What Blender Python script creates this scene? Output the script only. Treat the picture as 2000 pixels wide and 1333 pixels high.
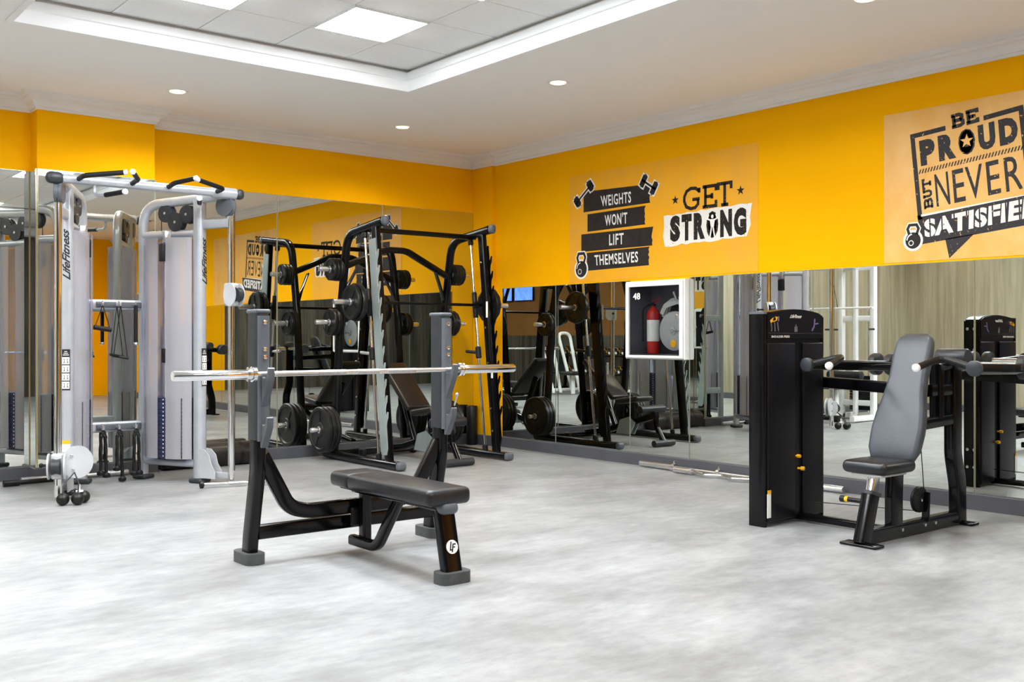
import bpy, math, random
from mathutils import Matrix, Vector
random.seed(7)
for _o in list(bpy.data.objects):
    bpy.data.objects.remove(_o)
S = bpy.context.scene
COL = S.collection
PI = math.pi

# ------------------------------------------------------------------ camera, world, exposure
cd = bpy.data.cameras.new('camera'); cam = bpy.data.objects.new('camera', cd); COL.objects.link(cam)
cam.location = (-7.002, -9.320, 1.2)
cam.rotation_euler = (PI / 2, 0, -math.radians(38.92))
cd.sensor_width = 36.0; cd.lens = 36.0; cd.shift_y = -6.5 / 2000
cd.clip_start = 0.05
S.camera = cam
w = bpy.data.worlds.new('world'); S.world = w; w.use_nodes = True
w.node_tree.nodes['Background'].inputs[0].default_value = (0.02, 0.02, 0.022, 1)
S.view_settings.view_transform = 'Standard'; S.view_settings.look = 'None'
S.view_settings.gamma = 1.0; S.view_settings.use_curve_mapping = False
S.view_settings.exposure = 0.08
PANEL = 51.0      # radiance of the LED ceiling panels
DOWN = 2.4       # radiance of the recessed downlight lenses
SPOT = 100.0       # power of each downlight's beam

# ------------------------------------------------------------------ materials
K = {}
def mat(name, col, rough=0.5, metal=0.0, emit=0.0, coat=0.0, spec=0.5, trans=0.0, ior=1.45):
    m = bpy.data.materials.new(name); m.use_nodes = True
    b = m.node_tree.nodes['Principled BSDF']
    b.inputs['Base Color'].default_value = (*col, 1); b.inputs['Roughness'].default_value = rough
    b.inputs['Metallic'].default_value = metal; b.inputs['Specular IOR Level'].default_value = spec
    b.inputs['Coat Weight'].default_value = coat; b.inputs['Coat Roughness'].default_value = 0.08
    b.inputs['Transmission Weight'].default_value = trans; b.inputs['IOR'].default_value = ior
    if emit:
        b.inputs['Emission Color'].default_value = (*col, 1); b.inputs['Emission Strength'].default_value = emit
    K[name] = m
    return m
def nd(m, typ, **kw):
    n = m.node_tree.nodes.new(typ)
    for k, v in kw.items(): setattr(n, k, v)
    return n
def lk(m, a, b): m.node_tree.links.new(a, b)
def noisy(name, c1, c2, scale=(1, 1, 1), detail=6, rough=0.5, lo=0.35, hi=0.65, bump=0.0, nscale=1.0, **kw):
    """two tones mixed by object-space noise, with optional fine relief"""
    m = mat(name, c1, rough, **kw); b = m.node_tree.nodes['Principled BSDF']
    tc = nd(m, 'ShaderNodeTexCoord'); mp = nd(m, 'ShaderNodeMapping'); mp.inputs['Scale'].default_value = scale
    nz = nd(m, 'ShaderNodeTexNoise'); nz.inputs['Scale'].default_value = nscale; nz.inputs['Detail'].default_value = detail
    nz.inputs['Roughness'].default_value = 0.6
    cr = nd(m, 'ShaderNodeValToRGB'); cr.color_ramp.elements[0].position = lo; cr.color_ramp.elements[1].position = hi
    cr.color_ramp.elements[0].color = (*c1, 1); cr.color_ramp.elements[1].color = (*c2, 1)
    lk(m, tc.outputs['Object'], mp.inputs[0]); lk(m, mp.outputs[0], nz.inputs['Vector'])
    lk(m, nz.outputs['Fac'], cr.inputs[0]); lk(m, cr.outputs[0], b.inputs['Base Color'])
    if bump:
        n2 = nd(m, 'ShaderNodeTexNoise'); n2.inputs['Scale'].default_value = 60; n2.inputs['Detail'].default_value = 3
        bp = nd(m, 'ShaderNodeBump'); bp.inputs['Strength'].default_value = bump; bp.inputs['Distance'].default_value = 0.002
        lk(m, tc.outputs['Object'], n2.inputs['Vector']); lk(m, n2.outputs['Fac'], bp.inputs['Height']); lk(m, bp.outputs[0], b.inputs['Normal'])
    return m

noisy('orange_paint', (0.97, 0.46, 0.0), (0.95, 0.445, 0.0), nscale=1.2, rough=0.65, bump=0.12, spec=0.06)
noisy('plaster_white', (0.86, 0.85, 0.83), (0.88, 0.87, 0.85), nscale=0.7, rough=0.8)
noisy('trim_white', (0.80, 0.79, 0.77), (0.84, 0.83, 0.81), nscale=2, rough=0.55)
noisy('tray_white', (0.86, 0.87, 0.88), (0.88, 0.89, 0.90), nscale=2, rough=0.5)
noisy('ceiling_tile', (0.84, 0.84, 0.83), (0.88, 0.88, 0.87), nscale=30, rough=0.9, bump=0.2)
noisy('dark_gap', (0.05, 0.05, 0.045), (0.07, 0.07, 0.06), nscale=5, rough=0.8)
noisy('baseboard_grey', (0.070, 0.072, 0.085), (0.085, 0.087, 0.10), nscale=3, rough=0.45)
noisy('beige_wall', (0.23, 0.20, 0.13), (0.42, 0.385, 0.29), scale=(6, 6, 0.35), nscale=1.6, rough=0.6, lo=0.3, hi=0.72)
noisy('orange_unlit', (0.20, 0.085, 0.015), (0.26, 0.11, 0.02), nscale=1, rough=0.7)  # orange wall with its lack of light put into a darker colour
noisy('dark_filler', (0.030, 0.028, 0.022), (0.15, 0.135, 0.095), scale=(5, 5, 0.3), nscale=1.3, rough=0.45, lo=0.42, hi=0.75)  # guessed dark finish, added to keep mirrored views and reflections dark
# floor: mottled pale concrete-look vinyl with faint tile joints
m = noisy('vinyl_floor', (0.174, 0.178, 0.180), (0.340, 0.349, 0.358), nscale=1.5, scale=(1.0, 1.5, 1), detail=12, rough=0.40, lo=0.26, hi=0.70)
b = m.node_tree.nodes['Principled BSDF']
tc = nd(m, 'ShaderNodeTexCoord'); br = nd(m, 'ShaderNodeTexBrick'); br.offset = 0.5
br.inputs['Scale'].default_value = 1.0; br.inputs['Mortar Size'].default_value = 0.0012; br.inputs['Brick Width'].default_value = 1.22
br.inputs['Row Height'].default_value = 0.61; br.inputs['Mortar Smooth'].default_value = 0.3
mx = nd(m, 'ShaderNodeMix', data_type='RGBA'); mx.blend_type = 'MULTIPLY'
src = b.inputs['Base Color'].links[0].from_socket
lk(m, tc.outputs['Object'], br.inputs['Vector'])
br.inputs['Color1'].default_value = (1, 1, 1, 1); br.inputs['Color2'].default_value = (0.985, 0.985, 0.985, 1); br.inputs['Mortar'].default_value = (0.86, 0.86, 0.86, 1)
mx.inputs['Factor'].default_value = 1.0
lk(m, src, mx.inputs['A']); lk(m, br.outputs['Color'], mx.inputs['B']); lk(m, mx.outputs['Result'], b.inputs['Base Color'])
n2 = nd(m, 'ShaderNodeTexNoise'); n2.inputs['Scale'].default_value = 7.0; n2.inputs['Detail'].default_value = 12; n2.inputs['Roughness'].default_value = 0.68
mp2 = nd(m, 'ShaderNodeMapping'); mp2.inputs['Scale'].default_value = (1, 2.2, 1)
lk(m, tc.outputs['Object'], mp2.inputs[0]); lk(m, mp2.outputs[0], n2.inputs['Vector'])
rr = nd(m, 'ShaderNodeMapRange'); rr.inputs['To Min'].default_value = 0.76; rr.inputs['To Max'].default_value = 1.18
rr.inputs['From Min'].default_value = 0.3; rr.inputs['From Max'].default_value = 0.7
lk(m, n2.outputs['Fac'], rr.inputs['Value'])
mx2 = nd(m, 'ShaderNodeMix', data_type='RGBA'); mx2.blend_type = 'MULTIPLY'; mx2.inputs['Factor'].default_value = 1.0
lk(m, mx.outputs['Result'], mx2.inputs['A']); lk(m, rr.outputs['Result'], mx2.inputs['B']); lk(m, mx2.outputs['Result'], b.inputs['Base Color'])

mat('mirror', (0.74, 0.77, 0.735), 0.0, 1.0)
mat('mirror_edge', (0.42, 0.50, 0.45), 0.15, 0.6)
mat('glass', (0.9, 0.93, 0.93), 0.02, 0, trans=1.0, ior=1.02)
mat('led', (0.92, 0.965, 1.0), 0.5, emit=PANEL)
mat('lamp_warm', (1.0, 0.78, 0.46), 0.5, emit=DOWN)
noisy('black_gloss', (0.0022, 0.0022, 0.003), (0.004, 0.004, 0.005), nscale=4, rough=0.14, spec=0.32)
noisy('black_panel', (0.004, 0.004, 0.006), (0.007, 0.007, 0.010), nscale=3, rough=0.30, spec=0.3)
noisy('black_plastic', (0.005, 0.005, 0.006), (0.009, 0.009, 0.010), nscale=20, rough=0.45, spec=0.35)
noisy('rubber', (0.004, 0.004, 0.004), (0.008, 0.008, 0.008), nscale=30, rough=0.38, bump=0.12, spec=0.4)
noisy('grey_plastic', (0.085, 0.095, 0.11), (0.10, 0.11, 0.125), nscale=15, rough=0.4)
noisy('dark_grey_plastic', (0.022, 0.025, 0.030), (0.029, 0.032, 0.038), nscale=15, rough=0.42)
noisy('foot_rubber', (0.055, 0.060, 0.062), (0.072, 0.077, 0.080), nscale=18, rough=0.6)
noisy('stack_shroud_tint', (0.020, 0.024, 0.060), (0.030, 0.035, 0.080), nscale=6, rough=0.45)  # black plates given a blue that stands in for the shroud's tint
noisy('vinyl_pad', (0.010, 0.0105, 0.013), (0.016, 0.0165, 0.020), nscale=6, rough=0.34, bump=0.25)
noisy('vinyl_pad_grey', (0.046, 0.053, 0.064), (0.060, 0.067, 0.079), nscale=5, rough=0.42, bump=0.25)
noisy('vinyl_brown', (0.010, 0.007, 0.006), (0.016, 0.011, 0.009), nscale=5, rough=0.35)
noisy('silver_paint', (0.46, 0.485, 0.53), (0.52, 0.545, 0.59), nscale=8, rough=0.28, metal=0.45)
noisy('silver_plate', (0.50, 0.51, 0.53), (0.58, 0.59, 0.61), nscale=5, rough=0.35, metal=0.3)
noisy('hook_steel', (0.40, 0.47, 0.46), (0.52, 0.59, 0.58), scale=(1, 1, 0.4), nscale=7, rough=0.28, metal=0.55)
noisy('chrome', (0.78, 0.78, 0.79), (0.84, 0.84, 0.85), nscale=6, rough=0.10, metal=1.0)
noisy('steel', (0.62, 0.62, 0.63), (0.72, 0.72, 0.73), nscale=9, rough=0.24, metal=0.9)
noisy('knurl', (0.45, 0.45, 0.46), (0.60, 0.60, 0.61), nscale=120, rough=0.4, metal=0.9)
noisy('white_metal', (0.78, 0.79, 0.80), (0.84, 0.85, 0.86), nscale=4, rough=0.35)
noisy('white_plastic', (0.80, 0.80, 0.80), (0.86, 0.86, 0.86), nscale=4, rough=0.4)
noisy('red_paint', (0.28, 0.008, 0.006), (0.34, 0.010, 0.008), nscale=5, rough=0.3)
noisy('cabinet_inner', (0.10, 0.10, 0.125), (0.13, 0.13, 0.155), nscale=4, rough=0.5)
noisy('hose_canvas', (0.48, 0.48, 0.46), (0.62, 0.62, 0.60), nscale=25, rough=0.8)
noisy('yellow_plastic', (0.85, 0.42, 0.005), (0.90, 0.46, 0.006), nscale=10, rough=0.4)
noisy('teal', (0.02, 0.12, 0.19), (0.03, 0.16, 0.24), nscale=3, rough=0.35)
noisy('print_white', (0.82, 0.81, 0.78), (0.86, 0.85, 0.82), nscale=30, rough=0.6)
noisy('logo_black', (0.012, 0.012, 0.014), (0.016, 0.016, 0.018), nscale=9, rough=0.4)
noisy('purple_print', (0.16, 0.12, 0.30), (0.20, 0.15, 0.36), nscale=20, rough=0.5)
noisy('grey_print', (0.10, 0.10, 0.13), (0.16, 0.16, 0.19), nscale=20, rough=0.5)
noisy('poster_paper', (0.88, 0.41, 0.006), (0.80, 0.40, 0.035), scale=(1, 2.2, 1.6), nscale=1.6, detail=9, rough=0.42, lo=0.42, hi=0.72)
noisy('poster_grunge', (0.82, 0.42, 0.075), (0.86, 0.52, 0.16), scale=(1, 2.2, 1.6), nscale=2.0, detail=9, rough=0.42, lo=0.40, hi=0.70)
# printed inks with worn-off flecks that let the paper through
noisy('ink_black', (0.022, 0.019, 0.018), (0.60, 0.42, 0.22), nscale=55, detail=3, rough=0.5, lo=0.665, hi=0.70, spec=0.15)
noisy('ink_dark', (0.040, 0.038, 0.042), (0.72, 0.44, 0.14), nscale=42, detail=4, rough=0.5, lo=0.64, hi=0.68, spec=0.15)
noisy('ink_solid', (0.024, 0.021, 0.020), (0.034, 0.030, 0.029), nscale=12, rough=0.45, spec=0.15)
noisy('ink_patch', (0.80, 0.78, 0.74), (0.80, 0.42, 0.04), nscale=38, detail=5, rough=0.6, lo=0.64, hi=0.67)
noisy('screen_blue', (0.05, 0.12, 0.9), (0.25, 0.5, 1.0), nscale=6, rough=0.2)
sb = K['screen_blue'].node_tree.nodes['Principled BSDF']
sb.inputs['Emission Color'].default_value = (0.10, 0.22, 1.0, 1); sb.inputs['Emission Strength'].default_value = 2.0
# frosted acrylic shroud: part diffuse, part see-through
m = mat('shroud', (0.68, 0.65, 0.625), 0.20, 0.1)
tb = nd(m, 'ShaderNodeBsdfTransparent'); tb.inputs[0].default_value = (0.76, 0.79, 0.94, 1)
ms = nd(m, 'ShaderNodeMixShader'); ms.inputs[0].default_value = 0.62
out = m.node_tree.nodes['Material Output']
lk(m, m.node_tree.nodes['Principled BSDF'].outputs[0], ms.inputs[1]); lk(m, tb.outputs[0], ms.inputs[2]); lk(m, ms.outputs[0], out.inputs[0])

# ------------------------------------------------------------------ mesh helpers
def V3(p): return Vector(p)
def circ(r, n=14): return [(r * math.cos(2 * PI * i / n), r * math.sin(2 * PI * i / n)) for i in range(n)]
def rrect(w, h, r=0.012, n=3):
    r = min(r, w / 2 - 1e-4, h / 2 - 1e-4); p = []
    for cx, cy, a0 in ((w / 2 - r, h / 2 - r, 0), (-w / 2 + r, h / 2 - r, 90), (-w / 2 + r, -h / 2 + r, 180), (w / 2 - r, -h / 2 + r, 270)):
        for i in range(n + 1):
            a = math.radians(a0 + 90 * i / n); p.append((cx + r * math.cos(a), cy + r * math.sin(a)))
    return p
def fillet(pts, r, n=6):
    pts = [V3(p) for p in pts]; out = [pts[0]]
    for i in range(1, len(pts) - 1):
        a, b, c = pts[i - 1], pts[i], pts[i + 1]
        u = (a - b); v = (c - b); lu, lv = u.length, v.length; u.normalize(); v.normalize()
        ang = u.angle(v)
        if ang > PI - 0.03: out.append(b); continue
        d = min(r / math.tan(ang / 2), lu * 0.49, lv * 0.49)
        p0 = b + u * d; p2 = b + v * d
        for k in range(n + 1):
            t = k / n; out.append(p0 * (1 - t) ** 2 + b * 2 * t * (1 - t) + p2 * t * t)
    out.append(pts[-1]); return out

class MB:
    def __init__(s): s.v = []; s.f = []
    def add(s, vs, fs):
        o = len(s.v); s.v += [tuple(v) for v in vs]; s.f += [tuple(i + o for i in f) for f in fs]; return s
    def box(s, x0, x1, y0, y1, z0, z1):
        vs = [(x, y, z) for z in (z0, z1) for y in (y0, y1) for x in (x0, x1)]
        return s.add(vs, [(0, 2, 3, 1), (4, 5, 7, 6), (0, 1, 5, 4), (2, 6, 7, 3), (0, 4, 6, 2), (1, 3, 7, 5)])
    def rbox(s, c, size, r=0.02, M=None):
        h = [a / 2 for a in size]; r = min(r, *[a * 0.999 for a in h])
        ax = [[-a, -a + r * 0.18, -a + r * 0.5, -a + r, a - r, a - r * 0.5, a - r * 0.18, a] for a in h]
        c = V3(c); M = M or Matrix.Identity(3)
        for k in range(3):
            i, j = (k + 1) % 3, (k + 2) % 3
            for sg in (-1, 1):
                vs = []
                for a in ax[i]:
                    for b_ in ax[j]:
                        p = [0, 0, 0]; p[k] = sg * h[k]; p[i] = a; p[j] = b_
                        inn = Vector([max(-h[q] + r, min(h[q] - r, p[q])) for q in range(3)])
                        d = Vector(p) - inn
                        vs.append(c + M @ (inn + d.normalized() * r))
                N = 8; fs = []
                for a in range(N - 1):
                    for b_ in range(N - 1):
                        q = (a * N + b_, a * N + b_ + 1, (a + 1) * N + b_ + 1, (a + 1) * N + b_)
                        fs.append(q if sg < 0 else q[::-1])
                s.add(vs, fs)
        return s
    def sweep(s, pts, prof, up=(0, 0, 1), cap=True):
        pts = [V3(p) for p in pts]; up = V3(up); n = len(prof); vs = []
        for i, p in enumerate(pts):
            t = (pts[min(i + 1, len(pts) - 1)] - pts[max(i - 1, 0)]).normalized()
            sd = t.cross(up)
            if sd.length < 1e-3: sd = t.cross(Vector((0, 1, 0.01)))
            sd.normalize(); uv = sd.cross(t).normalized()
            k = 1.0
            vs += [p + sd * a + uv * b_ for a, b_ in prof]
        fs = []
        for i in range(len(pts) - 1):
            for j in range(n):
                fs.append((i * n + j, i * n + (j + 1) % n, (i + 1) * n + (j + 1) % n, (i + 1) * n + j))
        if cap:
            fs.append(tuple(range(n))[::-1]); fs.append(tuple(range((len(pts) - 1) * n, len(pts) * n)))
        return s.add(vs, fs)
    def tube(s, pts, r, n=14):
        pts = [V3(p) for p in pts]
        d = pts[-1] - pts[0]
        up = (0, 0, 1)
        if len(pts) == 2 and abs(d.normalized().z) > 0.95: up = (0, 1, 0)
        elif len(pts) > 2:
            nrm = Vector((0, 0, 0))
            for i in range(1, len(pts) - 1): nrm += (pts[i] - pts[i - 1]).cross(pts[i + 1] - pts[i])
            if nrm.length > 1e-6: up = nrm.normalized()
        return s.sweep(pts, circ(r, n), up)
    def lathe(s, c, axis, prof, n=24, ph=0.0):
        c = V3(c); a = V3(axis).normalized(); u = a.orthogonal().normalized(); v = a.cross(u)
        vs = []
        for r, h in prof:
            for i in range(n):
                q = 2 * PI * i / n + ph; vs.append(c + a * h + (u * math.cos(q) + v * math.sin(q)) * r)
        fs = []
        for k in range(len(prof) - 1):
            for i in range(n):
                fs.append((k * n + i, k * n + (i + 1) % n, (k + 1) * n + (i + 1) % n, (k + 1) * n + i))
        fs.append(tuple(range(n))[::-1]); fs.append(tuple(range((len(prof) - 1) * n, len(prof) * n)))
        return s.add(vs, fs)
    def sphere(s, c, r, n=14, sx=1, sy=1, sz=1):
        c = V3(c); rows = n // 2; vs = []; fs = []
        for i in range(1, rows):
            a = PI * i / rows
            for j in range(n):
                q = 2 * PI * j / n
                vs.append(c + Vector((r * sx * math.sin(a) * math.cos(q), r * sy * math.sin(a) * math.sin(q), r * sz * math.cos(a))))
        vs += [c + Vector((0, 0, r * sz)), c - Vector((0, 0, r * sz))]
        for i in range(rows - 2):
            for j in range(n): fs.append((i * n + j, (i + 1) * n + j, (i + 1) * n + (j + 1) % n, i * n + (j + 1) % n))
        T = len(vs) - 2
        for j in range(n):
            fs.append((T, j, (j + 1) % n)); fs.append((T + 1, (rows - 2) * n + (j + 1) % n, (rows - 2) * n + j))
        return s.add(vs, fs)
    def prism(s, poly, A, U, Vv, N, d):
        """extrude a 2-D outline: A + u*U + v*Vv, thickness d along N"""
        A, U, Vv, N = V3(A), V3(U), V3(Vv), V3(N); n = len(poly)
        lo = [A + U * a + Vv * b_ for a, b_ in poly]; hi = [p + N * d for p in lo]
        area = sum(poly[i][0] * poly[(i + 1) % n][1] - poly[(i + 1) % n][0] * poly[i][1] for i in range(n))
        flip = (area > 0) != (U.cross(Vv).dot(N * (1 if d > 0 else -1)) > 0)
        fs = [tuple(range(n))[::-1], tuple(range(n, 2 * n))] + [(i, (i + 1) % n, n + (i + 1) % n, n + i) for i in range(n)]
        if flip: fs = [f[::-1] for f in fs]
        return s.add(lo + hi, fs)
    def mesh(s, name, origin=(0, 0, 0), angle=38):
        o = V3(origin); me = bpy.data.meshes.new(name)
        me.from_pydata([tuple(V3(v) - o) for v in s.v], [], s.f); me.update()
        me.polygons.foreach_set('use_smooth', [True] * len(me.polygons))
        me.set_sharp_from_angle(angle=math.radians(angle))
        return me
    def build(s, name, mt, parent=None, loc=None, angle=38):
        if parent:
            r = parent
            while r.parent: r = r.parent
            ob = bpy.data.objects.new(name, s.mesh(name, r.location, angle)); ob.parent = parent
        else:
            loc = loc or (0, 0, 0)
            ob = bpy.data.objects.new(name, s.mesh(name, loc, angle)); ob.location = loc
        ob.data.materials.append(K[mt]); COL.objects.link(ob); return ob

def tag(o, label=None, cat=None, group=None, kind=None):
    if label: o['label'] = label
    if cat: o['category'] = cat
    if group: o['group'] = group
    if kind: o['kind'] = kind
    return o
def thing(name, label, cat, loc, group=None):
    o = bpy.data.objects.new(name, None); o.location = loc; o.empty_display_size = 0.1; COL.objects.link(o)
    return tag(o, label, cat, group)
def copy_tree(o, parent=None):
    c = o.copy(); COL.objects.link(c); c.parent = parent
    for ch in list(o.children): copy_tree(ch, c)
    return c
def struct(name, mb, mt): return tag(mb.build(name, mt), kind='structure')

# ---- lettering: built-in vector font turned into thin printed shapes
_txt = {}
def glyphs(s, bold=0.0, spacing=1.0):
    key = (s, bold, spacing)
    if key in _txt: return _txt[key]
    cu = bpy.data.curves.new('lettering', 'FONT'); cu.body = s; cu.offset = bold; cu.space_character = spacing; cu.resolution_u = 3
    ob = bpy.data.objects.new('lettering', cu); COL.objects.link(ob)
    dg = bpy.context.evaluated_depsgraph_get(); me = ob.evaluated_get(dg).to_mesh()
    vs = [(v.co.x, v.co.y) for v in me.vertices]; fs = [tuple(p.vertices) for p in me.polygons]
    ob.evaluated_get(dg).to_mesh_clear(); bpy.data.objects.remove(ob); bpy.data.curves.remove(cu)
    x0 = min(v[0] for v in vs); x1 = max(v[0] for v in vs); y0 = min(v[1] for v in vs); y1 = max(v[1] for v in vs)
    _txt[key] = ([((x - x0) / (x1 - x0), (y - y0) / (y1 - y0)) for x, y in vs], fs)
    return _txt[key]
def letter(mb, s, quad, to3, bold=0.0, spacing=1.0, shear=0.0):
    """fit a string into a quad (bottom-left, bottom-right, top-right, top-left) of a flat surface"""
    uv, fs = glyphs(s, bold, spacing); vs = []
    for u, v in uv:
        u = u + shear * (v - 0.5) * 0.2
        p = [quad[0][k] * (1 - u) * (1 - v) + quad[1][k] * u * (1 - v) + quad[2][k] * u * v + quad[3][k] * (1 - u) * v for k in (0, 1)]
        vs.append(to3(*p))
    mb.add(vs, fs); return mb
def flat(mb, poly, to3): mb.add([to3(*p) for p in poly], [tuple(range(len(poly)))]); return mb
def star(c, r): return [(c[0] + (r if i % 2 == 0 else r * 0.4) * math.sin(i * PI / 5), c[1] + (r if i % 2 == 0 else r * 0.4) * math.cos(i * PI / 5)) for i in range(10)]
def stroke2(mb, pts, wd, to3):
    """thick polyline on a flat surface"""
    n = len(pts); L = []; R = []
    for i in range(n):
        a = pts[max(i - 1, 0)]; c = pts[min(i + 1, n - 1)]; p = pts[i]
        d1 = Vector((p[0] - a[0], p[1] - a[1])); d2 = Vector((c[0] - p[0], c[1] - p[1]))
        if i == 0: d1 = d2
        if i == n - 1: d2 = d1
        d1.normalize(); d2.normalize(); t = (d1 + d2).normalized(); nn = Vector((-t.y, t.x)); k = wd / 2 / max(0.5, nn.dot(Vector((-d1.y, d1.x))))
        L.append((p[0] + nn.x * k, p[1] + nn.y * k)); R.append((p[0] - nn.x * k, p[1] - nn.y * k))
    for i in range(n - 1):
        flat(mb, [R[i], R[i + 1], L[i + 1], L[i]], to3)
    return mb
SLAB = {
 'G': [[(0.97, .72), (.97, .95)], [(.97, .8), (.75, .95), (.45, .97), (.2, .86), (.06, .62), (.05, .4), (.18, .14), (.45, .03), (.72, .05), (.9, .2), (.9, .44)], [(.55, .44), (1, .44)]],
 'E': [[(.2, .02), (.2, .98)], [(0, .05), (.94, .05), (.94, .3)], [(0, .95), (.94, .95), (.94, .72)], [(.2, .5), (.66, .5)], [(.66, .38), (.66, .63)]],
 'T': [[(.5, .02), (.5, .95)], [(.04, .7), (.04, .95), (.96, .95), (.96, .7)], [(.24, .05), (.76, .05)]],
 'B': [[(.2, .02), (.2, .98)], [(0, .05), (.7, .05), (.93, .16), (.93, .38), (.7, .52), (.2, .52)], [(0, .95), (.66, .95), (.87, .85), (.87, .66), (.68, .52)]],
 'U': [[(0, .95), (.4, .95)], [(.6, .95), (1, .95)], [(.2, .95), (.2, .25), (.35, .06), (.65, .06), (.8, .25), (.8, .95)]]}
def slab(mb, ch, quad, to3, wd):
    for pl in SLAB[ch]:
        pts = []
        for u, v in pl:
            pts.append(tuple(quad[0][k] * (1 - u) * (1 - v) + quad[1][k] * u * (1 - v) + quad[2][k] * u * v + quad[3][k] * (1 - u) * v for k in (0, 1)))
        stroke2(mb, pts, wd, to3)
    return mb

# ------------------------------------------------------------------ the room
XL, YF, ZC = -9.1, -13.0, 3.24           # left wall, wall behind the camera, soffit height (back wall y=0, right wall x=0)
TX0, TX1, TY0, TY1, ZT = -5.37, -2.36, -9.42, -2.21, 3.40
PX0, PX1, PY = -4.722, -3.738, -0.197    # pillar on the back wall
CX_, CY_ = -0.05, -0.36                  # slim column in the corner
HY0, HY1, HZ0, HZ1 = -3.155, -2.485, 1.035, 1.696   # opening for the fire cabinet in the right wall

struct('floor', MB().box(XL, 0.3, YF, 0.3, -0.12, 0), 'vinyl_floor')
TRAYS = [(TX0, TX1, TY0, TY1), (-8.85, -5.84, TY0, TY1), (-8.85, -5.84, -12.5, -10.1), (TX0, TX1, -12.5, -10.1)]  # only the first tray is known; the others are added for their light
c = MB()
xs = [XL, -8.85, -5.84, TX0, TX1, 0.0]; yy_ = [YF, -12.5, -10.1, TY0, TY1, 0.0]
for i in range(5):
    for j in range(5):
        if i in (1, 3) and j in (1, 3): continue
        c.box(xs[i], xs[i + 1], yy_[j], yy_[j + 1], ZC, ZC + .5)
ceil = struct('ceiling', c, 'plaster_white')
for (a_, b_, c_, d_) in TRAYS: MB().box(a_, b_, c_, d_, ZT + .05, ZT + .12).build('tray_deck', 'dark_gap', ceil)
wb = struct('wall_back', MB().box(-5.95, 0.2, 0.0, 0.2, 0, ZC + .5).box(PX0, PX1, PY, 0.0, 0, ZC), 'orange_paint')
MB().box(XL - .2, -5.95, 0.0, 0.2, 0, ZC + .5).build('cladding', 'beige_wall', wb)
r = MB()
r.box(0, .3, YF, HY0, 0, ZC + .5); r.box(0, .3, HY1, 0, 0, ZC + .5)
r.box(0, .3, HY0, HY1, 0, HZ0); r.box(0, .3, HY0, HY1, HZ1, ZC + .5)
r.box(CX_, 0, CY_, 0, 0, ZC)
struct('wall_right', r, 'orange_paint')
wl = struct('wall_left', MB().box(XL - .2, XL, YF, -5.0, 0, ZC + .5), 'orange_unlit')
MB().box(XL - .2, XL, -5.0, 0, 0, ZC + .5).build('cladding', 'beige_wall', wl)
wf = struct('wall_front', MB().box(-2.6, .3, YF - .2, YF, 0, ZC + .5), 'orange_paint')
MB().box(XL - .2, -2.6, YF - .2, YF, 0, ZC + .5).build('cladding', 'dark_filler', wf)  # dark finish taken full height to keep orange reflections off the bench
MB().box(XL, XL + .03, YF, -5.0, .114, 1.25).build('added_dark_band', 'dark_filler', wl)  # added dark band standing in for mirrors and dark machines

def molding(path, prof):
    """sweep a (out, z) profile along a plan path with mitred corners; 'out' points to the right of travel"""
    mb = MB(); n = len(path); rows = []
    for i, p in enumerate(path):
        p = Vector(p)
        d1 = (p - Vector(path[i - 1])).normalized() if i else None
        d2 = (Vector(path[i + 1]) - p).normalized() if i < n - 1 else None
        d1 = d1 or d2; d2 = d2 or d1
        n1 = Vector((d1.y, -d1.x)); n2_ = Vector((d2.y, -d2.x)); b_ = (n1 + n2_).normalized(); k = 1 / max(.3, b_.dot(n1))
        rows.append([(p.x + b_.x * o * k, p.y + b_.y * o * k, z) for o, z in prof])
    m_ = len(prof); vs = [v for r_ in rows for v in r_]
    fs = [(i * m_ + j, (i + 1) * m_ + j, (i + 1) * m_ + (j + 1) % m_, i * m_ + (j + 1) % m_) for i in range(n - 1) for j in range(m_)]
    fs += [tuple(range(m_)), tuple(range((n - 1) * m_, n * m_))[::-1]]
    return mb.add(vs, fs)
plan_back = [(XL, 0), (PX0, 0), (PX0, PY), (PX1, PY), (PX1, 0), (CX_, 0)]
plan_right = [(CX_, 0), (CX_, CY_), (0, CY_), (0, YF)]
crown = [(0, 3.105), (.012, 3.105), (.014, 3.125), (.028, 3.128), (.034, 3.150), (.062, 3.178), (.085, 3.186), (.090, 3.206), (.115, 3.212), (.120, ZC), (0, ZC)]
struct('trim_1', molding(plan_back + plan_right[1:], crown), 'trim_white')
base = [(0, 0), (.022, 0), (.022, .105), (.014, .114), (0, .114)]
struct('baseboard_back', molding(plan_back, base), 'baseboard_grey')
struct('baseboard_right', molding(plan_right, base), 'baseboard_grey')
struct('baseboard_left', molding([(XL, YF), (XL, 0)], base), 'baseboard_grey')
struct('trim_2', molding([(XL, YF), (XL, 0)], crown), 'trim_white')

# cove moulding round the tray (stepped white fascia), mitred
cove = [(-.035, ZC - .012), (.004, ZC - .012), (.020, ZC + .015), (.022, ZC + .070), (.034, ZC + .076), (.036, ZC + .135), (-.035, ZC + .135)]
for k, (a_, b_, c_, d_) in enumerate(TRAYS):
    struct('trim_%d' % (k + 3), molding([((a_ + b_) / 2, c_), (a_, c_), (a_, d_), (b_, d_), (b_, c_), ((a_ + b_) / 2, c_)], cove), 'tray_white')

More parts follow.
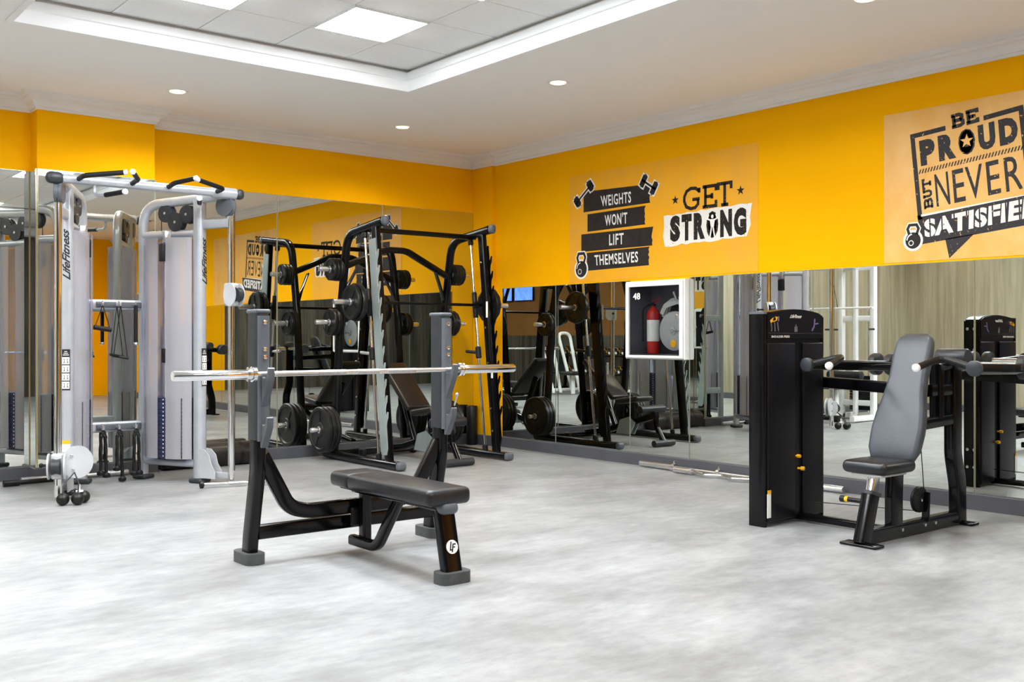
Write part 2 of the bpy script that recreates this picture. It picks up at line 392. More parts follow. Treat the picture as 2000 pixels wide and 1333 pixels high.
# ceiling tiles and LED panels in the tray
TS = 0.6
tile_me = MB().rbox((0, 0, .006), (TS - .006, TS - .006, .012), .004).mesh('tile'); tile_me.materials.append(K['ceiling_tile'])
pan = None
def tray_fill(bx, by, nx, ny, main):
    global pan
    for i in range(nx):
        for j in range(ny):
            x = bx - TS * (i + .5); y = by - TS * (j + .5)
            if i in (1, 3) and (j in (1, 3, 5, 11) if main else (j in (1, 3) if ny > 5 else (j == 1 and i == 1))):  # panels behind the camera and in the other trays are added light
                if pan is None:
                    pan = thing('ceiling_light', 'x', 'ceiling light', (x, y, ZT), 'square LED panels in the ceiling trays')
                    f = MB(); a = TS / 2 - .004
                    for q in (0, 1):
                        for sg in (-1, 1):
                            lo = (x - a, x + a, y + sg * a - .012 * sg, y + sg * a) if q == 0 else (x + sg * a - .012 * sg, x + sg * a, y - a + .012, y + a - .012)
                            f.box(min(lo[0], lo[1]), max(lo[0], lo[1]), min(lo[2], lo[3]), max(lo[2], lo[3]), ZT - .012, ZT + .012)
                    f.build('frame', 'white_metal', pan)
                    MB().box(x - a + .012, x + a - .012, y - a + .012, y + a - .012, ZT - .010, ZT + .01).build('diffuser', 'led', pan)
                    o = pan
                else:
                    o = copy_tree(pan); o.location = (x, y, ZT)
                o['label'] = ('bright square LED panel nearest the corner of the ceiling tray' if i == 1 else 'square LED panel cut off by the top edge of the photo') if (j == 1 and main) else 'square LED ceiling panel outside the photo, one of a set partly added for brightness'
            else:
                t_ = bpy.data.objects.new('tile', tile_me); t_.location = (x, y, ZT); t_.parent = ceil; COL.objects.link(t_)
for k, (a_, b_, c_, d_) in enumerate(TRAYS): tray_fill(b_, d_, 5, 12 if d_ > -5 else 4, k == 0)

# recessed downlights
dl = thing('downlight', 'x', 'downlight', (-1.605, -0.95, ZC), 'round recessed downlights')
MB().lathe((-1.605, -0.95, ZC), (0, 0, 1), [(.062, -.002), (.085, -.008), (.092, -.003), (.092, 0)], 28).build('trim_ring', 'white_metal', dl)
MB().lathe((-1.605, -0.95, ZC), (0, 0, 1), [(.02, -.010), (.058, -.008), (.064, -.004), (.064, -.001)], 24).build('lens', 'lamp_warm', dl)
sl = bpy.data.lights.new('lamp_beam', 'SPOT'); sl.energy = SPOT; sl.color = (1.0, 0.86, 0.68); sl.spot_size = math.radians(145); sl.spot_blend = 0.75; sl.shadow_soft_size = 0.06
so = bpy.data.objects.new('lamp_beam', sl); so.location = (0, 0, -.02); so.parent = dl; COL.objects.link(so)
dl['label'] = 'round warm downlight in the soffit close to the room corner'
for (x, y, lb) in [(-3.834, -0.99, 'round warm downlight above the silver cable machine'), (-1.579, -3.19, 'round warm downlight right of the ceiling tray'),
                   (-1.489, -5.87, 'round warm downlight cut by the top edge of the photo at right')]:
    o = copy_tree(dl); o.location = (x, y, ZC); o['label'] = lb
for (x, y) in [(-1.5, -8.5), (-1.5, -11.0), (-6.3, -1.0), (-8.2, -1.0), (-6.4, -3.2), (-6.4, -5.9), (-8.2, -3.6), (-4, -11), (-6.4, -8.5)]:  # extra unseen downlights, added to raise the room brightness
    o = copy_tree(dl); o.location = (x, y, ZC); o['label'] = 'round warm downlight added in the unseen soffit for brightness'
# air diffuser in the soffit, seen in the pillar mirror
t = thing('ceiling_vent', 'grey square air diffuser in the soffit seen in the pillar mirror', 'air vent', (-0.91, -9.1, ZC))
MB().box(-1.16, -.66, -9.35, -8.85, ZC - .012, ZC).build('frame', 'silver_plate', t)
for i in range(8): MB().box(-1.12, -.70, -9.30 + i * .055, -9.27 + i * .055, ZC - .02, ZC - .012).build('slat', 'grey_plastic', t)

# ------------------------------------------------------------------ mirrors
def mirror(lo, hi, axis, label):
    """a thin glass sheet between two corners on a wall; axis = facing direction"""
    x0, y0, z0 = lo; x1, y1, z1 = hi
    t = thing('wall_mirror', label, 'mirror', ((x0 + x1) / 2, (y0 + y1) / 2, z0), 'wall mirrors')
    e = .004
    MB().box(x0, x1, y0, y1, z0, z1).build('backing', 'mirror_edge', t)
    if axis == 'y': MB().box(x0 + e, x1 - e, y0 - .0012, y0 - .0002, z0 + e, z1 - e).build('glass_face', 'mirror', t, angle=10)
    elif axis == '+x': MB().box(x1 + .0002, x1 + .0012, y0 + e, y1 - e, z0 + e, z1 - e).build('glass_face', 'mirror', t, angle=10)
    else: MB().box(x0 - .0012, x0 - .0002, y0 + e, y1 - e, z0 + e, z1 - e).build('glass_face', 'mirror', t, angle=10)
    return t
mirror((PX1 + .001, PY + .002, .116), (PX1 + .010, -.012, 2.61), '+x', 'narrow mirror strip on the right side of the pillar')
g = .003
for a, b_, lb in [(-1.255, -.055, 'tall mirror on the back wall next to the corner column'), (-2.462, -1.255, 'tall back-wall mirror behind the smith machine'),
                  (PX1 + .012, -2.462, 'tall back-wall mirror just right of the pillar'), (-5.95, PX0 - .012, 'tall mirror on the back wall left of the pillar')]:
    mirror((a + g, -.010, .116), (b_ - g, -.001, 2.61), 'y', lb)
mirror((PX0 + .002, PY - .010, .116), (PX1 - .002, PY - .001, 2.61), 'y', 'tall mirror on the pillar behind the cable machine')
mirror((PX0 - .010, PY + .002, .116), (PX0 - .001, -.012, 2.61), 'x', 'narrow mirror strip on the left side of the pillar')
ys = [-.49, -1.381, -2.450, -3.190, -4.48, -5.794, -7.1, -8.4, -9.7]
rl = ['low right-wall mirror closest to the corner', 'second low right-wall mirror from the corner', None, 'low right-wall mirror just right of the fire cabinet',
      'low right-wall mirror behind the shoulder press tower', 'low right-wall mirror at the right edge of the photo', 'low right-wall mirror beyond the right edge of the photo', 'low right-wall mirror farthest outside the photo']
for i in range(len(ys) - 1):
    y1, y0 = ys[i] - g, ys[i + 1] + g
    if rl[i]: mirror((-.010, y0, .116), (-.001, y1, 1.742), 'x', rl[i])
    else:
        mirror((-.010, y0, .116), (-.001, y1, 1.0), 'x', 'low right-wall mirror under the fire cabinet')

# ------------------------------------------------------------------ wall posters
def poster_xy(yl):  return (lambda lay: (lambda u, v: (-.0035 - lay * .0005, yl - u, v)))
def kettlebell(body, ring, cu, cv, r, fr):
    flat(ring, [(cu + (r + .018) * math.cos(a * PI / 14), cv + (r + .018) * math.sin(a * PI / 14)) for a in range(28)], fr(3))
    hw = r * .62; h = r * 1.9
    pts = [(cu - hw * .75, cv + r * .7), (cu - hw * 1.15, cv + h * .75), (cu - hw * .75, cv + h), (cu + hw * .75, cv + h), (cu + hw * 1.15, cv + h * .75), (cu + hw * .75, cv + r * .7)]
    stroke2(ring, pts, r * .62, fr(2)); stroke2(body, pts, r * .34, fr(4))
    flat(body, [(cu + r * math.cos(a * PI / 14), cv + r * math.sin(a * PI / 14)) for a in range(28)], fr(4))
    ar = [(cu + r * .8 * math.cos(q), cv + r * .8 * math.sin(q)) for q in [math.radians(k) for k in range(100, 190, 15)]]
    stroke2(ring, ar, .010, fr(5))
    cc = [(cu - r * .25 + r * .3 * math.cos(q), cv - r * .3 + r * .3 * math.sin(q)) for q in [math.radians(k) for k in range(0, 361, 30)]]
    stroke2(ring, cc, .006, fr(5))
def bell_icon(ink, ring, a, b_, hw, plates, fr):
    a, b_ = Vector(a), Vector(b_); d = (b_ - a).normalized(); n_ = Vector((-d.y, d.x))
    P_ = lambda s_, t_: tuple(a + d * s_ + n_ * t_)
    L = (b_ - a).length
    stroke2(ring, [P_(-.015, 0), P_(L + .015, 0)], .045, fr(2)); stroke2(ink, [P_(0, 0), P_(L, 0)], .020, fr(4))
    for end in (0, 1):
        for k, (h_, wd) in enumerate(plates):
            s_ = k * .030 + .008 if end == 0 else L - k * .030 - .008
            ring_q = [P_(s_ - wd / 2 - .012, -h_ - .014), P_(s_ + wd / 2 + .012, -h_ - .014), P_(s_ + wd / 2 + .012, h_ + .014), P_(s_ - wd / 2 - .012, h_ + .014)]
            flat(ring, ring_q, fr(3))
            flat(ink, [P_(s_ - wd / 2, -h_), P_(s_ + wd / 2, -h_), P_(s_ + wd / 2, h_), P_(s_ - wd / 2, h_)], fr(4))

# poster 1: WEIGHTS WON'T LIFT THEMSELVES / GET STRONG
PY1 = -1.578; fr = poster_xy(PY1)
p1 = thing('wall_poster', "orange wall poster reading WEIGHTS WON'T LIFT THEMSELVES and GET STRONG", 'poster', (0, PY1 - 1.18, 1.755))
MB().box(-.003, 0, PY1 - 2.359, PY1, 1.757, 2.84).build('sheet', 'poster_paper', p1)
ban = MB()
for q in [[(0.216, 2.455), (1.125, 2.459), (1.120, 2.634), (0.216, 2.661)], [(0.273, 2.256), (1.064, 2.262), (1.070, 2.438), (0.273, 2.430)],
          [(0.183, 2.062), (1.153, 2.058), (1.165, 2.233), (0.183, 2.236)], [(0.264, 1.867), (1.11, 1.877), (1.118, 2.05), (0.264, 2.046)]]:
    # torn right edge
    e = [(q[1][0] + random.uniform(-.012, .006), q[1][1] + (q[2][1] - q[1][1]) * k / 7) for k in range(1, 7)]
    flat(ban, [q[0], q[1]] + e + [q[2], q[3]], fr(1))
ban.build('banner_print', 'ink_solid', p1)
wt = letter(MB(), 'WEIGHTS', [(0.472, 2.488), (0.878, 2.485), (0.878, 2.593), (0.461, 2.593)], fr(3), .02, 1.12); wt.build('banner_lettering', 'print_white', p1)
wt = letter(MB(), "WON'T", [(0.524, 2.292), (0.828, 2.290), (0.828, 2.403), (0.519, 2.402)], fr(3), .02, 1.12); wt.build('banner_lettering', 'print_white', p1)
wt = letter(MB(), 'LIFT', [(0.581, 2.098), (0.779, 2.098), (0.779, 2.205), (0.581, 2.205)], fr(3), .02, 1.12); wt.build('banner_lettering', 'print_white', p1)
wt = letter(MB(), 'THEMSELVES', [(0.382, 1.912), (0.97, 1.913), (0.97, 2.016), (0.372, 2.017)], fr(3), .02, 1.12); wt.build('banner_lettering', 'print_white', p1)

get = MB()
slab(get, 'G', [(1.534, 2.349), (1.724, 2.349), (1.724, 2.541), (1.534, 2.541)], fr(1), .030)
slab(get, 'E', [(1.757, 2.345), (1.918, 2.345), (1.918, 2.541), (1.757, 2.541)], fr(1), .030)
slab(get, 'T', [(1.928, 2.342), (2.081, 2.342), (2.081, 2.548), (1.928, 2.548)], fr(1), .030)
for q in ((1.436, 2.45), (2.176, 2.456)): flat(MB(), star(q, .044), fr(1)).build('star_print', 'ink_black', p1)
get.build('get_lettering', 'ink_black', p1)
pp = [(1.309, 2.037)]
for k in range(1, 18): pp.append((1.309 + .93 * k / 18, 2.040 + .025 * k / 18 + random.uniform(-.014, .010)))
pp += [(2.241, 2.062), (2.262, 2.11), (2.285, 2.16), (2.275, 2.22), (2.296, 2.339)]
for k in range(1, 18): pp.append((2.296 - 1.0 * k / 18, 2.339 - .02 * k / 18 + random.uniform(-.008, .008)))
pp += [(1.295, 2.319), (1.30, 2.22), (1.288, 2.13)]
flat(MB(), pp, fr(1)).build('white_patch', 'ink_patch', p1)
for ch, u0, u1 in (('S', 1.373, 1.495), ('T', 1.512, 1.632), ('R', 1.655, 1.785), ('O', 1.800, 1.935), ('N', 1.955, 2.085), ('G', 2.103, 2.238)):
    lt = letter(MB(), ch, [(u0, 2.072), (u1, 2.074), (u1, 2.310), (u0, 2.310)], fr(2), .075)
    if ch == 'O': flat(lt, [((u0 + u1) / 2 + .045 * math.cos(a * PI / 12), 2.191 + .098 * math.sin(a * PI / 12)) for a in range(24)], fr(2))
    lt.build('strong_letter', 'ink_black', p1)
man = MB(); mu, mv = 1.868, 2.185      # flexing figure standing in the letter O
flat(man, [(mu - .030, mv + .055), (mu + .030, mv + .055), (mu + .016, mv - .02), (mu - .016, mv - .02)], fr(3))
flat(man, [(mu + .015 * math.cos(a * PI / 6), mv + .078 + .017 * math.sin(a * PI / 6)) for a in range(12)], fr(3))
for sg in (-1, 1):
    stroke2(man, [(mu + sg * .026, mv + .048), (mu + sg * .055, mv + .060), (mu + sg * .040, mv + .098)], .014, fr(3))
    stroke2(man, [(mu + sg * .009, mv - .015), (mu + sg * .018, mv - .065), (mu + sg * .030, mv - .112)], .015, fr(3))
man.build('figure_print', 'print_white', p1)
ink, ring = MB(), MB()
bell_icon(ink, ring, (0.095, 2.545), (0.345, 2.735), .05, [(.045, .018), (.058, .020), (.050, .018)], fr)
ring.build('barbell_outline', 'print_white', p1); ink.build('barbell_print', 'ink_solid', p1); ink, ring = MB(), MB()
bell_icon(ink, ring, (1.020, 2.685), (1.195, 2.575), .05, [(.055, .030), (.060, .034)], fr)
ring.build('dumbbell_outline', 'print_white', p1); ink.build('dumbbell_print', 'ink_solid', p1); ink, ring = MB(), MB()
kettlebell(ink, ring, .183, 1.888, .082, fr)
ring.build('kettlebell_outline', 'print_white', p1); ink.build('kettlebell_print', 'ink_solid', p1)

# poster 2: BE PROUD BUT NEVER SATISFIED
PY2 = -5.096; fr = poster_xy(PY2)
p2 = thing('wall_poster', 'orange wall poster reading BE PROUD BUT NEVER SATISFIED', 'poster', (0, PY2 - 1.18, 1.755))
MB().box(-.003, 0, PY2 - 2.36, PY2, 1.757, 2.866).build('sheet', 'poster_grunge', p2)
fm = MB()
stroke2(fm, [(.482, 2.697), (.228, 2.676), (.290, 2.06)], .034, fr(1))
stroke2(fm, [(.757, 2.722), (1.012, 2.750), (1.075, 2.14)], .034, fr(1))
flat(fm, [(.304, 1.880), (1.17, 1.968), (1.205, 2.178), (.266, 2.090)], fr(1))
flat(fm, [(.480, 1.905), (.690, 1.925), (.510, 1.765)], fr(1))
slab(fm, 'B', [(.530, 2.689), (.618, 2.698), (.610, 2.785), (.522, 2.776)], fr(1), .026)
slab(fm, 'E', [(.636, 2.700), (.720, 2.710), (.713, 2.795), (.628, 2.787)], fr(1), .026)
for ch, q in {'P': [(0.296, 2.448), (0.409, 2.459), (0.396, 2.646), (0.279, 2.634)], 'R': [(0.436, 2.463), (0.562, 2.475), (0.549, 2.660), (0.421, 2.648)],
              'O': [(0.584, 2.480), (0.704, 2.492), (0.690, 2.674), (0.569, 2.662)], 'U': [(0.728, 2.496), (0.846, 2.508), (0.831, 2.690), (0.713, 2.676)],
              'D': [(0.872, 2.510), (0.998, 2.522), (0.984, 2.704), (0.857, 2.692)]}.items(): letter(fm, ch, q, fr(1), .075)
flat(fm, [(.636 + .050 * math.cos(a * PI / 10), 2.577 + .082 * math.sin(a * PI / 10)) for a in range(20)], fr(1))
for k in range(34):
    u0 = .277 + k * .0222; v0 = 2.392 + .0985 * (u0 - .277)
    flat(fm, [(u0, v0), (u0 + .010, v0 + .001), (u0 + .022, v0 + .034), (u0 + .012, v0 + .033)], fr(1))
for ch, q in {'N': [(0.417, 2.141), (0.520, 2.151), (0.498, 2.386), (0.396, 2.375)], 'E': [(0.548, 2.154), (0.632, 2.163), (0.611, 2.397), (0.528, 2.388)],
              'V': [(0.640, 2.165), (0.762, 2.178), (0.745, 2.410), (0.622, 2.398)], 'E ': [(0.790, 2.181), (0.880, 2.191), (0.861, 2.424), (0.770, 2.414)],
              'R': [(0.915, 2.192), (1.030, 2.204), (1.008, 2.438), (0.893, 2.426)]}.items(): letter(fm, ch.strip(), q, fr(1), .004)
for ch, v0, v1 in (('B', 0.0, .33), ('U', .36, .65), ('T', .68, 1.0)):
    bl, br_, tr, tl = (0.326, 2.132), (0.386, 2.139), (0.365, 2.353), (0.305, 2.346)
    L = lambda p, q, t: (p[0] + (q[0] - p[0]) * t, p[1] + (q[1] - p[1]) * t)
    slab(fm, ch, [L(br_, tr, v0), L(br_, tr, v1), L(bl, tl, v1), L(bl, tl, v0)], fr(1), .017)
fm.build('dark_print', 'ink_dark', p2)
sat = MB(); letter(sat, 'SATISFIED', [(0.325, 1.925), (1.145, 2.010), (1.160, 2.150), (0.318, 2.056)], fr(2), .05, 1.08)
flat(sat, [(.296, 2.080), (1.2, 2.172), (1.2, 2.176), (.296, 2.096)], fr(2))
sat.build('satisfied_lettering', 'print_white', p2)
cut = MB()
for k in range(9):
    u0 = .325 + .82 * (k + .42) / 9; v0 = 1.925 + .1037 * (u0 - .325)
    flat(cut, [(u0, v0 - .01), (u0 + .010, v0 - .009), (u0 + .004, v0 + .15), (u0 - .006, v0 + .149)], fr(3))
cut.build('stencil_gap', 'ink_dark', p2)
flat(MB(), star((.637, 2.582), .050), fr(2)).build('star_print', 'poster_grunge', p2)
ink, ring = MB(), MB(); kettlebell(ink, ring, .234, 1.912, .060, fr)
ring.build('kettlebell_outline', 'print_white', p2); ink.build('kettlebell_print', 'ink_solid', p2)

# ------------------------------------------------------------------ olympic flat bench
BX = -4.074
bench = thing('bench_press', 'black flat bench press with grey feet and uprights holding a bare barbell', 'bench press', (BX, -4.5, 0))
for s_ in (-1, 1):
    X = BX + s_ * .583
    MB().sweep(fillet([(X, -4.185, .03), (X, -4.20, .14), (X, -4.285, .50), (X, -4.290, 1.325)], .35, 8), rrect(.060, .105, .022, 4), up=(0, 1, 0)).build('upright', 'black_gloss', bench)
    MB().sweep([(X, -4.180, 0), (X, -4.180, .050), (X, -4.180, .058)], rrect(.112, .215, .045, 5), up=(0, 1, 0)).build('foot', 'foot_rubber', bench)
    g_ = MB().sweep([(X, -4.292, .665), (X, -4.292, 1.335)], rrect(.076, .124, .025, 4), up=(0, 1, 0)).build('guard', 'dark_grey_plastic', bench)
    MB().rbox((X, -4.292, 1.338), (.082, .132, .022), .010).build('guard_cap', 'grey_plastic', g_)
    MB().sweep([(X, -4.352, .660), (X, -4.352, 1.315)], rrect(.062, .040, .016, 4), up=(0, 1, 0)).build('rack_rail', 'grey_plastic', bench)
    for zb in (.69, .87, 1.10, 1.14, 1.28):
        MB().lathe((X - .0, -4.371, zb), (0, -1, 0), [(.012, 0), (.012, .006), (.007, .007), (.006, .004)], 12).build('bolt', 'chrome', bench)
    for z0, nm in ((0, 'upper_hook'), (-.245, 'lower_hook')):
        pl = [(-4.355, .845), (-4.372, .842), (-4.430, .950), (-4.446, .985), (-4.450, 1.040), (-4.438, 1.046), (-4.428, 1.010), (-4.412, .990), (-4.388, .986), (-4.372, .998), (-4.366, 1.03), (-4.355, 1.035)]
        if z0: pl = [(-4.355 + (a + 4.355) * .85, .99 + (b_ - .99) * .8) for a, b_ in pl]
        MB().prism([(a, b_ + z0) for a, b_ in pl], (X - .018, 0, 0), (0, 1, 0), (0, 0, 1), (1, 0, 0), .036).build(nm, 'grey_plastic', bench)
# lever catch on the right rack
MB().tube([(BX + .60, -4.41, .80), (BX + .60, -4.435, .86)], .005).sphere((BX + .60, -4.436, .866), .012).build('catch_lever', 'steel', bench)
MB().sweep([(BX - .56, -4.235, .165), (BX + .56, -4.235, .165)], rrect(.045, .078, .014, 4)).build('lower_crossbar', 'black_gloss', bench)
MB().sweep(fillet([(BX - .565, -4.29, .58), (BX - .40, -4.275, .285), (BX - .28, -4.27, .255), (BX + .28, -4.27, .255), (BX + .40, -4.275, .285), (BX + .565, -4.29, .58)], .28, 8), rrect(.082, .048, .014, 4), up=(0, 1, 0)).build('curved_brace', 'black_gloss', bench)
MB().sweep([(BX + .03, -4.35, .07), (BX + .03, -4.35, .37)], rrect(.055, .060, .012), up=(0, 1, 0)).build('center_post', 'black_gloss', bench)
MB().rbox((BX + .0, -4.31, .20), (.075, .03, .10), .01).build('bracket', 'black_plastic', bench)
MB().sweep(fillet([(BX, -4.26, .062), (BX, -4.53, .062), (BX, -4.76, .365)], .12, 8), rrect(.058, .052, .015, 4), up=(1, 0, 0)).build('seat_strut', 'black_gloss', bench)
MB().sweep([(BX, -4.30, .358), (BX, -5.17, .358)], rrect(.06, .045, .012)).build('spine', 'black_gloss', bench)
pad = MB().rbox((BX, -4.815, .415), (.262, .80, .085), .030).build('pad', 'vinyl_pad', bench)
MB().rbox((BX, -4.325, .415), (.258, .21, .083), .030).build('head_pad', 'vinyl_pad', bench)
MB().rbox((BX, -4.36, .372), (.16, .22, .03), .012).build('pad_board', 'black_plastic', bench)
MB().rbox((BX, -5.185, .358), (.105, .075, .062), .028).build('spine_cap', 'grey_plastic', bench)
MB().sweep([(BX, -5.150, .345), (BX, -5.225, .03)], rrect(.105, .062, .018, 4), up=(0, 1, 0)).build('front_leg', 'black_gloss', bench)
MB().sweep([(BX, -5.226, 0), (BX, -5.226, .056)], rrect(.178, .115, .040, 5), up=(0, 1, 0)).build('foot', 'foot_rubber', bench)
dr = Vector((0, -.075, -.315)).normalized(); nf = Vector((0, dr.z, -dr.y)).normalized()
ctr = Vector((BX, -5.193, .165)) + nf * .033
lg = MB().lathe(ctr, nf, [(.034, 0), (.034, .002)], 28).build('emblem', 'print_white', bench)
lgf = lambda u, v: tuple(ctr + nf * .003 + Vector((1, 0, 0)) * u - dr * v)
e_ = MB(); stroke2(e_, [(-.004, .026), (-.014, -.014), (.002, -.014)], .007, lgf); stroke2(e_, [(.022, .012), (.006, .012), (-.004, -.026)], .007, lgf); stroke2(e_, [(.003, -.002), (.016, -.002)], .006, lgf)
e_.build('emblem_letters', 'logo_black', lg)

BY, BZ, BC = -4.398, 1.012, -4.085
barb = thing('barbell', 'long chrome barbell without plates resting on the bench press uprights', 'barbell', (BC, BY, BZ))
MB().lathe((BC - .65, BY, BZ), (1, 0, 0), [(.0145, 0), (.0145, 1.30)], 18).build('shaft', 'steel', barb)
for x0, x1 in ((-.28, -.11), (-.04, .10), (.16, .34)):
    MB().lathe((BC + x0, BY, BZ), (1, 0, 0), [(.0150, 0), (.0150, x1 - x0)], 18).build('knurled_grip', 'knurl', barb)
for s_ in (-1, 1):
    MB().lathe((BC + s_ * .64, BY, BZ), (s_, 0, 0), [(.020, -.005), (.040, 0), (.040, .018), (.032, .022), (.032, .030), (.038, .032), (.038, .040), (.0255, .042), (.0255, .425), (.023, .430), (.012, .430)], 22).build('sleeve', 'chrome', barb)

# ------------------------------------------------------------------ weight plates
_plates = {}
def plate(r, th, loc, ax, label, group, n=12):
    """rubber disc with raised rim, hub and grip spokes; axis along local x"""
    key = (r, th, n)
    if key not in _plates:
        h = th / 2
        t = thing('weight_plate', label, 'weight plate', (0, 0, 0), group)
        MB().lathe((0, 0, 0), (1, 0, 0), [(r * .80, -h * .45), (r * .84, -h), (r * .96, -h), (r, -h * .6), (r, h * .6), (r * .96, h), (r * .84, h), (r * .80, h * .45)], max(n, 24) if n != 12 else 12).build('rim', 'rubber', t)
        MB().lathe((0, 0, 0), (1, 0, 0), [(.030, -h), (r * .30, -h), (r * .34, -h * .5), (r * .34, h * .5), (r * .30, h), (.030, h)], 24).build('hub', 'rubber', t)
        for k in range(3):
            a0 = k * 2 * PI / 3 + .4; d = .42
            pts = [(r * .32 * math.cos(a0 - d), r * .32 * math.sin(a0 - d)), (r * .83 * math.cos(a0 - d * .75), r * .83 * math.sin(a0 - d * .75)), (r * .83 * math.cos(a0 + d * .75), r * .83 * math.sin(a0 + d * .75)), (r * .32 * math.cos(a0 + d), r * .32 * math.sin(a0 + d))]
            MB().prism(pts, (-h * .8, 0, 0), (0, 1, 0), (0, 0, 1), (1, 0, 0), h * 1.6).build('spoke', 'rubber', t)
        MB().lathe((0, 0, 0), (1, 0, 0), [(r * .31, -h * .35), (r * .82, -h * .35), (r * .82, h * .35), (r * .31, h * .35)], 24).build('web', 'rubber', t)
        MB().lathe((0, 0, 0), (1, 0, 0), [(.026, -h * 1.02), (.034, -h * 1.02), (.034, h * 1.02), (.026, h * 1.02)], 20).build('bore_ring', 'steel', t)
        _plates[key] = t; o = t
    else: o = copy_tree(_plates[key])
    o.location = loc; o.rotation_euler = (random.uniform(0, 6.28), 0, 0) if True else (0, 0, 0)
    o['label'] = label; o['group'] = group
    return o

# ------------------------------------------------------------------ smith machine
SX = -1.39
sm = thing('smith_machine', 'black smith machine with guide rods and toothed steel hook plates near the corner', 'smith machine', (SX, -.9, 0))
for s_ in (-1, 1):
    X = SX + s_ * .62
    MB().sweep([(X, -1.53, .045), (X, -.18, .045)], rrect(.095, .072, .030, 4)).build('base_rail', 'black_gloss', sm)
    MB().rbox((X, -1.555, .045), (.100, .06, .078), .028).build('rail_cap', 'grey_plastic', sm)
    MB().sweep(fillet([(X, -.34, .06), (X, -.47, 1.45), (X, -.60, 2.20), (X, -1.25, 2.275)], .20, 8), rrect(.082, .062, .020, 4), up=(1, 0, 0)).build('rear_upright', 'black_gloss', sm)
    MB().rbox((X, -1.285, 2.279), (.070, .075, .092), .030).build('upright_cap', 'grey_plastic', sm)
    MB().sweep([(X, -1.12, 2.24), (X, -1.36, .07)], rrect(.062, .080, .014, 3), up=(0, 1, 0)).build('front_post', 'black_gloss', sm)
    for zz in (.28, .50, .95, 1.30, 1.95):
        y_ = -1.36 + (zz - .07) * .24 / 2.17
        MB().lathe((X - .033, y_, zz), (-1, 0, 0), [(.011, 0), (.011, .005), (.006, .006)], 12).build('bolt', 'chrome', sm)
    MB().tube([(X, -.925, 2.20), (X, -1.178, .085)], .0135, 16).build('guide_rod', 'chrome', sm)
    for (yy, zz) in ((-.930, 2.17), (-1.176, .10)):
        MB().lathe((X, yy, zz), (0, -.118, -.993), [(.020, -.03), (.028, -.02), (.028, .02), (.020, .03)], 18).build('rod_collar', 'black_plastic', sm)
    # toothed plate on the outer face of the post
    D = Vector((0, .24, 2.17)).normalized(); Nf = Vector((0, -D.z, D.y))     # along the post, and forward
    A = Vector((X + s_ * .033, -1.36, .07)); L = 2.10
    poly = [(-.070, .10), (-.070, L - .04), (.044, L - .04), (.044, L - .14)]
    z_ = L - .20
    while z_ > .34:
        poly += [(.044, z_), (.056, z_ + .012), (.080, z_ + .050), (.089, z_ + .046), (.078, z_ - .006), (.056, z_ - .040), (.046, z_ - .075)]
        z_ -= .150
    poly += [(.046, .12), (.022, .06), (-.045, .06)]
    MB().prism(poly, A, Nf, D, (s_, 0, 0), .010).build('hook_plate', 'hook_steel' if s_ < 0 else 'black_gloss', sm)  # right plate is steel too, coloured black to read as an unlit silhouette
    # lower stop on the rod
    zz = 1.05; y_ = -.925 - (2.20 - zz) * .253 / 2.115
    st = MB().lathe((X, y_, zz), (0, -.118, -.993), [(.022, -.06), (.030, -.05), (.030, .05), (.022, .06)], 18).build('safety_stop', 'black_plastic', sm)
    MB().tube([(X - s_ * .0, y_ + .03, zz), (X - s_ * 0, y_ + .20, zz + .01)], .016).build('stop_handle', 'steel' if s_ < 0 else 'black_plastic', st)
    # bar carriage
    y_ = -.925 - (2.20 - 1.53) * .253 / 2.115
    MB().lathe((X, y_, 1.53), (0, -.118, -.993), [(.022, -.13), (.026, -.12), (.026, .12), (.022, .13)], 18).build('carriage', 'black_plastic', sm)
    MB().lathe((SX + s_ * .72, y_ - .03, 1.53), (s_, 0, 0), [(.03, -.01), (.034, 0), (.034, .02), (.025, .022), (.025, .29), (.022, .293)], 20).build('bar_sleeve', 'steel', sm)
    # weight horns on the rear upright
    for zz in (1.86, 1.35, .30):
        y_ = -.34 - (zz - .06) * .13 / 1.39 - (max(0, zz - 1.45) * .06)
        MB().lathe((X + s_ * .03, y_, zz), (s_, 0, 0), [(.036, 0), (.036, .012), (.024, .014), (.024, .235), (.021, .24)], 18).build('weight_horn', 'steel', sm)
    MB().sweep(fillet([(X, -.47, 1.52), (X - s_ * .06, -.49, 1.70), (X - s_ * .15, -.52, 1.88)], .2, 6), rrect(.012, .055, .004), up=(0, 1, 0)).build('gusset', 'black_gloss', sm)
MB().sweep([(SX - .62, -1.00, 2.215), (SX + .62, -1.00, 2.215)], rrect(.050, .048, .012)).build('top_crossbar', 'black_gloss', sm)
MB().sweep(fillet([(SX - .60, -.54, 1.90), (SX - .16, -.56, 2.08), (SX + .08, -.56, 2.08), (SX + .60, -.54, 1.84)], .25, 8), rrect(.062, .070, .020, 4), up=(0, 1, 0)).build('arched_crossbar', 'black_gloss', sm)
MB().sweep([(SX - .58, -.24, .045), (SX + .58, -.24, .045)], rrect(.07, .06, .015)).build('rear_rail', 'black_gloss', sm)
yb = -.925 - (2.20 - 1.53) * .253 / 2.115 - .03
MB().lathe((SX - .72, yb, 1.53), (1, 0, 0), [(.0145, 0), (.0145, 1.44)], 16).build('lift_bar', 'black_gloss', sm)
for s_ in (-1, 1):
    MB().box(SX + s_ * .62 - .03, SX + s_ * .62 + .03, yb - .01, yb + .03, 1.50, 1.56).build('carriage_lug', 'black_plastic', sm)
